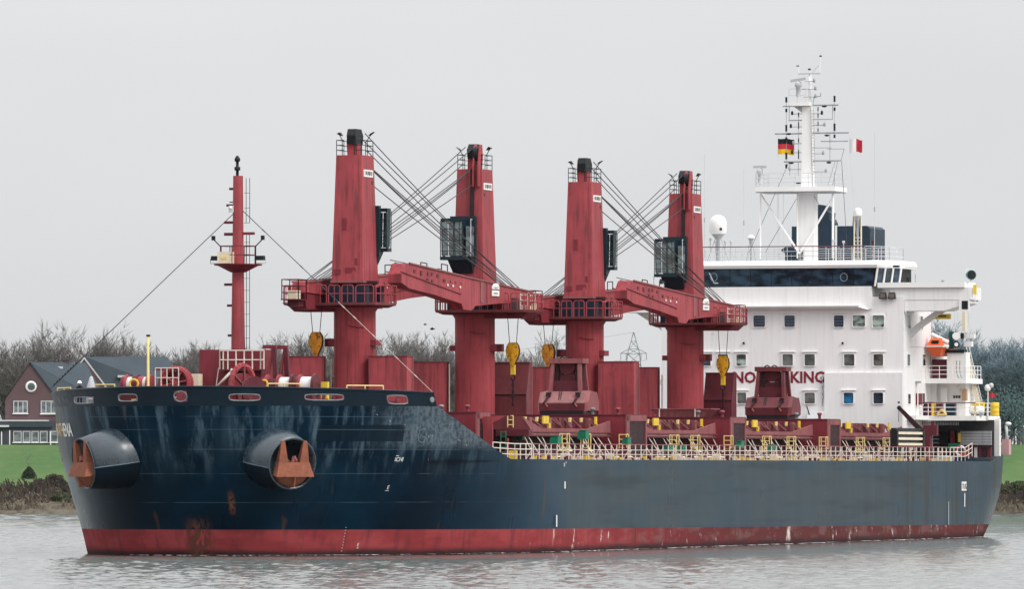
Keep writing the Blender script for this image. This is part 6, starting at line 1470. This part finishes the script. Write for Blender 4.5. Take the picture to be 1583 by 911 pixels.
# ------------------------------------------------------------------ bare trees
def bare_tree_mesh(seed, h, spread, fine, twm, tw=.028, stem=.28, limbs=7):
    """bare broadleaf tree: stem, rising limbs, branches and a haze of fine twigs"""
    rnd = random.Random(seed); bt, bc = MB(), MB(); tv, tf = [], []
    def twig(p, d, l):
        s = d.orthogonal().normalized() * tw * rnd.uniform(.6, 1.2); k = len(tv); q = p + d * l; m_ = p + d * l * .5 + Vector((rnd.gauss(0, .1), rnd.gauss(0, .1), .05)) * l
        s2 = d.cross(s).normalized() * s.length; tv.extend([p - s, p + s, m_ + s * .7, q, m_ - s * .7, p - s2, p + s2]); tf.extend([(k, k + 1, k + 2, k + 4), (k + 4, k + 2, k + 3), (k + 5, k + 6, k + 3)])
    def side(d, ang):
        o_ = d.orthogonal().normalized(); return o_ * math.cos(ang) + d.cross(o_) * math.sin(ang)
    def branch(p, d, l, r, lev):
        segs = 4; q = p
        for i in range(segs):
            d = (d + Vector((rnd.gauss(0, .11), rnd.gauss(0, .11), rnd.gauss(.05, .07)))).normalized(); q2 = q + d * l / segs; r0, r1 = r * (1 - .2 * i), r * (1 - .2 * (i + 1))
            bc.tube(q, q2, r0, BARK, 4 if lev == 0 else 3, r1, caps=False)
            if lev < 2:
                for _ in range(2 if i else 1): branch(q.lerp(q2, rnd.random()), (d * .75 + side(d, rnd.uniform(0, 6.28)) * spread * rnd.uniform(.6, 1.1) + Vector((0, 0, .22))).normalized(), l * rnd.uniform(.38, .6), r1 * .5, lev + 1)
            else:
                for _ in range(fine): twig(q.lerp(q2, rnd.random()), (d * .7 + side(d, rnd.uniform(0, 6.28)) * .75 * rnd.uniform(.4, 1.2) + Vector((0, 0, .15))).normalized(), rnd.uniform(.5, 1.2))
            q = q2
        if lev < 2: branch(q, d, l * .5, r * .3, lev + 1)
        for _ in range(2): twig(q, (d + Vector((rnd.gauss(0, .3), rnd.gauss(0, .3), .1))).normalized(), rnd.uniform(.6, 1.2))
    q = Vector((0, 0, 0)); R0 = h * .017
    for i in range(3): q2 = q + Vector((rnd.gauss(0, .12), rnd.gauss(0, .12), h * stem / 3)); bt.tube(q, q2, R0 * (1 - .1 * i), BARK, 7, R0 * (1 - .1 * (i + 1)), caps=False); q = q2
    for k in range(limbs):
        an = 6.283 * k / limbs + rnd.uniform(-.3, .3); lean = spread * rnd.uniform(.35, 1.0) if k else .05
        branch(q - Vector((0, 0, rnd.uniform(0, h * stem * .3))), Vector((math.cos(an) * lean, math.sin(an) * lean, 1)).normalized(), h * rnd.uniform(.3, .42) * (1.15 if not k else 1), R0 * .5, 0)
    bc.add(tv, tf, twm); zmax = sorted(v[2] for v in bc.v)[-40]
    return bt.mesh('trunk'), bc.mesh('crown'), zmax
PROTO = [bare_tree_mesh(1, 14, .85, 1, TWIG, .022), bare_tree_mesh(2, 14, .6, 2, TWIG, .022), bare_tree_mesh(3, 13, .95, 2, TWIG, .022), bare_tree_mesh(4, 14, .38, 2, TWIG, .022, stem=.2), bare_tree_mesh(18, 14, .75, 3, TWIG_HAZE, .024), bare_tree_mesh(23, 14, 1.0, 3, TWIG_HAZE, .024)]
rt = random.Random(77)
def bare_tree(px, ytop, Y, kind, label, grp, wscale=1.):
    tr_, cr_, zm = PROTO[kind]; z0 = gz(Y) - .1; H = wz(ytop, Y) - z0; s = H / zm
    o = empty('bare_tree', None, (wx(px, Y), Y, z0), rt.uniform(0, 6.28)); o.scale = (s * wscale, s * wscale, s); ob('trunk', tr_, o); ob('crown', cr_, o); tag(o, label, 'tree', grp)
    return o
LEFT = [(8, 528, 2, 'bare tree at the far left edge behind the brick house'), (30, 531, 1, 'bare tree behind the brick gable, second from the left edge'), (62, 522, 2, 'bushy bare tree between the two house roofs'), (98, 500, 0, 'tallest bare tree rising above the house chimney'), (130, 520, 2, 'bare tree above the white-edged gable'), (160, 515, 1, 'bare tree where the forestay crosses the treetops'), (190, 521, 2, 'bare tree above the long slate roof'), (215, 536, 1, 'lower bare tree left of the yellow jackstaff'), (250, 537, 0, 'bare tree right of the yellow jackstaff'), (275, 546, 2, 'low bare tree behind the red windlass wheel'), (303, 532, 1, 'bare tree left of the red bosun store'), (330, 530, 2, 'bare tree partly behind the red bosun store')]
for px, yt, k, l in LEFT: bare_tree(px, yt, 1118 + rt.uniform(0, 40), k, l, 'bare trees behind the houses')
MID = [(432, 522, 1, 'bare tree left of the rusty hook block by the foremost crane'), (458, 516, 2, 'round bare tree behind the first red deck housing'), (498, 519, 2, 'bare tree between the hook block and the foremost pedestal'), (583, 514, 0, 'bare tree touching the right side of the foremost pedestal'), (607, 515, 2, 'open-crowned bare tree right of the foremost crane pedestal'), (640, 532, 1, 'low bare tree midway between the first two cranes'), (662, 523, 3, 'narrow upright bare tree between the first two cranes'), (682, 520, 3, 'taller narrow bare tree left of the second crane pedestal'), (700, 522, 1, 'bare tree half behind the second crane pedestal'), (776, 545, 2, 'low bare tree right of the second crane pedestal'), (835, 545, 2, 'low bare tree left of the dull rusty hook block'), (862, 516, 1, 'bare tree just left of the third crane pedestal')]
for px, yt, k, l in MID: bare_tree(px, yt, 1110 + rt.uniform(0, 60), k, l, 'bare trees seen between the cranes')
RIGHT = [(1452, 492, 4, 'bare tree seen under the bridge wing'), (1478, 520, 5, 'bare tree behind the stern crane'), (1516, 540, 4, 'bluish bare tree just right of the stern stairs'), (1530, 533, 5, 'bluish bare tree behind the stern flag'), (1545, 530, 4, 'bluish bare tree above the yellow drum'), (1560, 525, 5, 'tall bluish bare tree right of the stern'), (1575, 527, 4, 'bluish bare tree near the right edge'), (1590, 522, 5, 'bluish bare tree cut by the right edge')]
for px, yt, k, l in RIGHT: bare_tree(px, yt, 1075 + rt.uniform(0, 40), k, l, 'bluish trees behind the stern', 1.1)
for i in range(22):                         # a second row farther back
    px = -10 + 52 * i if i < 16 else 1440 + 28 * (i - 16)
    if 340 < px < 415 or 905 < px < 1430: continue
    bare_tree(px + rt.uniform(-8, 8), rt.uniform(536, 556) if px < 1000 else rt.uniform(540, 552), 1290 + rt.uniform(0, 60), rt.choice((1, 2, 0)) if px < 1000 else 5, 'hazy bare tree in the back row, peeping over and between the nearer trees', 'back row of hazy bare trees', 1.15)
for i, (px, w, h) in enumerate(((1512, 6, 6), (1530, 7, 8.5), (1550, 7, 7), (1568, 7.5, 8.5), (1586, 7, 7.5))):
    bush(px, 690, 1070, w, h, IVY, ('low green thicket bush just right of the stern stairs', 'tall green thicket bush behind the stern flag', 'green thicket bush right of the yellow drum', 'tall green thicket bush near the right edge, right of the drum', 'green thicket bush cut by the right edge')[i], 'thicket_bush', 'thicket bushes under the bluish trees')
sap = empty('bare_sapling', None, (wx(43, 1030), 1030, gz(1030))); tag(sap, 'thin bare sapling on the grass slope behind the small dark cypress', 'tree')
b = MB(); b.tube((0, 0, -.1), (.02, 0, 1.8), .035, BARK, 5, .025); b.build('trunk', sap); b = MB()
for k in range(16):
    z_ = random.uniform(1.2, 3.0); an_ = random.uniform(0, 6.28); b.tube((.02, 0, min(z_, 2.4) - .3), (.02 + .55 * math.cos(an_), .5 * math.sin(an_), z_ + .35), .014, TWIG, 3, .006)
b.build('crown', sap)

# ------------------------------------------------------------------ houses
FRAMEH = mat('house_frame_paint', (.45, .46, .46), .6, .1, 1.)
def house_window(par, x0, x1, z0, z1, y, bars=2, name='window', gm=None):
    w = empty(name, par); b = MB(); f = .13
    for (a, c, d, e) in ((x0, x1, z0, z0 + f), (x0, x1, z1 - f, z1), (x0, x0 + f, z0 + f, z1 - f), (x1 - f, x1, z0 + f, z1 - f)): b.bx(a, c, y - .12, y, d, e, FRAMEH)
    for k in range(bars): xx = x0 + (x1 - x0) * (k + 1) / (bars + 1); b.bx(xx - .06, xx + .06, y - .1, y, z0 + f, z1 - f, FRAMEH)
    b.bx(x0 - .1, x1 + .1, y - .25, y - .13, z0 - .1, z0, WHITE2); b.build('frame', w)
    b = MB(); b.bx(x0 + f, x1 - f, y - .06, y - .03, z0 + f, z1 - f, gm or GLASSH); b.build('pane', w); return w
h1 = empty('brick_house', None, (0, 0, 0)); tag(h1, 'red brick house with a round gable window and low grey extension', 'house'); Y = 1075
hx = lambda px: wx(px, Y)
hz = lambda py: wz(py, Y)
b = MB(); b.prism([(hx(8), 8.6), (hx(95), 8.6), (hx(95), hz(625)), (hx(47), hz(561)), (hx(8), hz(618))], Y, Y + .4, BRICKH); b.bx(hx(8), hx(140), Y + .4, Y + 9, 8.6, hz(622), BRICKH); b.build('wall', h1)
b = MB(); b.add([(hx(47), Y - .2, hz(560)), (hx(95), Y - .2, hz(624)), (hx(165), Y + 3, hz(624)), (hx(128), Y + 8, hz(560)), (hx(47), Y - .2, hz(561.5)), (hx(95), Y - .2, hz(626))], [(0, 1, 2, 3), (0, 4, 5, 1)], SLATE)
b.add([(hx(47), Y - .2, hz(560)), (hx(6), Y - .2, hz(620)), (hx(6), Y + 9, hz(620)), (hx(47), Y + 9, hz(560))], [(0, 1, 2, 3)], SLATE); b.build('roof', h1)
b = MB(); b.bx(hx(93), hx(104), Y + 5, Y + 6.2, hz(575), hz(556), BRICKH); b.bx(hx(92.3), hx(104.7), Y + 4.9, Y + 6.3, hz(557), hz(555.5), GREYW); b.build('chimney', h1)
b = MB(); b.bx(hx(82), hx(95), Y + 3.0, Y + 3.6, hz(570), hz(566.5), LGREY); b.build('roof_light', h1)
rw = empty('round_window', h1); b = MB(); b.lathe([(.75, 0), (.75, .12), (.5, .14)], (hx(48), Y, hz(598)), WHITE2, 20, (0, -1, 0)); b.build('frame', rw); b = MB(); b.lathe([(.5, .0), (.5, .16)], (hx(48.5), Y, hz(598)), GLASSH, 18, (0, -1, 0)); b.build('pane', rw)
house_window(h1, hx(20.5), hx(43), hz(639.5), hz(620), Y); house_window(h1, hx(63), hx(87), hz(640), hz(620), Y)
b = MB(); b.bx(hx(-20), hx(88), Y - 3.5, Y, 8.6, hz(661), GREYW); b.build('extension', h1)
b = MB(); b.bx(hx(-22), hx(84), Y - 3.9, Y + .1, hz(661), hz(652), SLATE); b.bx(hx(-22), hx(76), Y - 3.95, Y + .05, hz(652), hz(650), LGREY); b.build('extension_roof', h1)
b = MB(); b.bx(hx(-22), hx(17), Y - 4.3, Y - 3.9, hz(661), hz(658), LGREY); b.build('canopy', h1)
for x0, x1 in ((23, 36), (37.5, 49.5), (51, 62.5), (64, 76), (79, 92)): house_window(h1, hx(x0), hx(x1), hz(684.5), hz(667), Y - 3.5, 0, gm=GLASSH if x0 > 60 else None)
for x in (5.5, 18, 81): b = MB(); b.bx(hx(x) - .06, hx(x) + .06, Y - 4.2, Y - 4.05, 8.6, hz(668 if x != 18 else 666), WHITE2); b.build('post', h1)
h2 = empty('gabled_house', None, (0, 0, 0)); tag(h2, 'house with white-edged brick gable and long slate roof behind the bow', 'house'); Y = 1088
b = MB(); b.prism([(hx(92), 8.6), (hx(172), 8.6), (hx(172), hz(610)), (hx(131), hz(555)), (hx(92), hz(606))], Y, Y + .4, BRICKP); b.bx(hx(95), hx(300), Y + .4, Y + 10, 8.6, hz(620), BRICKP); b.build('wall', h2)
b = MB(); b.add([(hx(131), Y - .1, hz(552)), (hx(176), Y - .1, hz(612)), (hx(292), Y + 2, hz(612)), (hx(255), Y + 7, hz(551))], [(0, 1, 2, 3)], SLATE); b.add([(hx(131), Y - .1, hz(552)), (hx(88), Y - .1, hz(612)), (hx(88), Y + 9, hz(612)), (hx(131), Y + 7, hz(552))], [(0, 1, 2, 3)], SLATE); b.add([(hx(255), Y + 7, hz(551)), (hx(292), Y + 2, hz(612)), (hx(292), Y + 10, hz(612))], [(0, 1, 2)], SLATE); b.build('roof', h2)
for x1, y1 in ((92, 606), (174, 610)): b = MB(); b.hull2([(hx(131) - .05, Y - .35, hz(552) - .3), (hx(131) - .05, Y - .2, hz(552) - .3), (hx(131) - .05, Y - .2, hz(552)), (hx(131) - .05, Y - .35, hz(552))], [(hx(x1), Y - .35, hz(y1) - .3), (hx(x1), Y - .2, hz(y1) - .3), (hx(x1), Y - .2, hz(y1)), (hx(x1), Y - .35, hz(y1))], LGREY); b.build('bargeboard', h2)
b = MB(); b.bx(hx(182), hx(198), Y - .2, Y + .4, hz(584), hz(580.5), LGREY); b.build('roof_light', h2)

# ------------------------------------------------------------------ pylon, power lines, birds
py = empty('pylon', None, (wx(979.5, 1750), 1750, 9)); tag(py, 'lattice power pylon standing far off between the third and fourth cranes', 'pylon')
PM = mat('pylon_steel', (.16, .19, .2), .6, .1, 1.); zz = lambda p: wz(p, 1750) - 9
b = MB(); lv = [(0, 3.6), (zz(640), 2.6), (zz(590), 1.9), (zz(565), 1.55), (zz(548), 1.3), (zz(540), 1.05), (zz(528), .55), (zz(514), .06)]
for (z0, w0_), (z1, w1_) in zip(lv, lv[1:]):
    for sx, sy in ((1, 1), (1, -1), (-1, 1), (-1, -1)): b.tube((sx * w0_, sy * w0_, z0), (sx * w1_, sy * w1_, z1), .1, PM, 4)
    for sy in (1, -1): b.tube((-w0_, sy * w0_, z0), (w1_, sy * w1_, z1), .06, PM, 4); b.tube((w0_, sy * w0_, z0), (-w1_, sy * w1_, z1), .06, PM, 4); b.tube((-w1_, sy * w1_, z1), (w1_, sy * w1_, z1), .06, PM, 4)
b.build('tower', py)
for s in (-1, 1):
    b = MB(); q = (s * 2.8, 0, zz(546.5)); b.tube((s * 1.0, 0, zz(540)), q, .08, PM, 4); b.tube((s * .9, -.6, zz(547)), q, .09, PM, 4); b.tube((s * .9, .6, zz(547)), q, .09, PM, 4); b.build('cross_arm', py)
    for x in (2.75, 1.6): b = MB(); b.tube((s * x, 0, zz(547)), (s * x, 0, zz(557)), .07, PM, 5); b.build('insulator', py)
LINEM = mat('power_line_metal', (.3, .32, .33), .6, .05, 1.)
b = MB()
for k, (x, z) in enumerate(((-2.75, zz(557)), (-1.6, zz(557)), (1.6, zz(557)), (2.75, zz(557)), (0, zz(514)))):
    P_ = []; X0 = wx(979.5, 1750) + x
    for i in range(25):
        f = i / 24; sag = -4 * 9 * f * (1 - f); P_.append((X0 - 190 * f, 1750 + 260 * f, 9 + z + 6 * f + sag))
    b.path(P_, .03, LINEM, 4)
pl_ = b.build('power_line'); tag(pl_, 'thin power lines running off from the lattice pylon', 'power line')
for i, (px, pyy, sc_) in enumerate(((657, 502, .8), (668, 509, 1.15))):
    bd = empty('bird', None, (wx(px, 520), 520, wz(pyy, 520))); bd.scale = (sc_,) * 3; tag(bd, 'smaller higher bird of the two flying between cranes' if i == 0 else 'larger lower bird of the two flying between cranes', 'bird', 'birds flying between the cranes')
    b = MB(); b.sphere((0, 0, 0), .06, BLACK, 8, (2.0, 1, 1)); b.sphere((.13, 0, .02), .035, BLACK, 6); b.add([(-.12, -.03, 0), (-.2, -.05, 0), (-.2, .05, 0), (-.12, .03, 0)], [(0, 1, 2, 3)], BLACK); b.build('body', bd)
    for s in (-1, 1): b = MB(); b.add([(.06, s * .02, .03), (-.05, s * .02, .03), (-.02, s * .16, .09), (.03, s * .16, .1), (-.06, s * .3, .05)], [(0, 1, 2, 3), (3, 2, 4)] if s > 0 else [(3, 2, 1, 0), (4, 2, 3)], BLACK); b.build('wing', bd)

# ------------------------------------------------------------------ air
hz_m = bpy.data.materials.new('haze'); hz_m.use_nodes = True; hn = hz_m.node_tree.nodes; hl = hz_m.node_tree.links; hn.clear()
ho = hn.new('ShaderNodeOutputMaterial'); pv = hn.new('ShaderNodeVolumePrincipled'); pv.inputs['Color'].default_value = (.86, .93, 1, 1); pv.inputs['Density'].default_value = .000006; hl.new(pv.outputs[0], ho.inputs['Volume'])
if HAZE:
    b = MB(); b.bx(-6500, 6500, -60, 9500, -2, 60, None); b.mats = [hz_m]; o = b.build('haze'); o['kind'] = 'stuff'
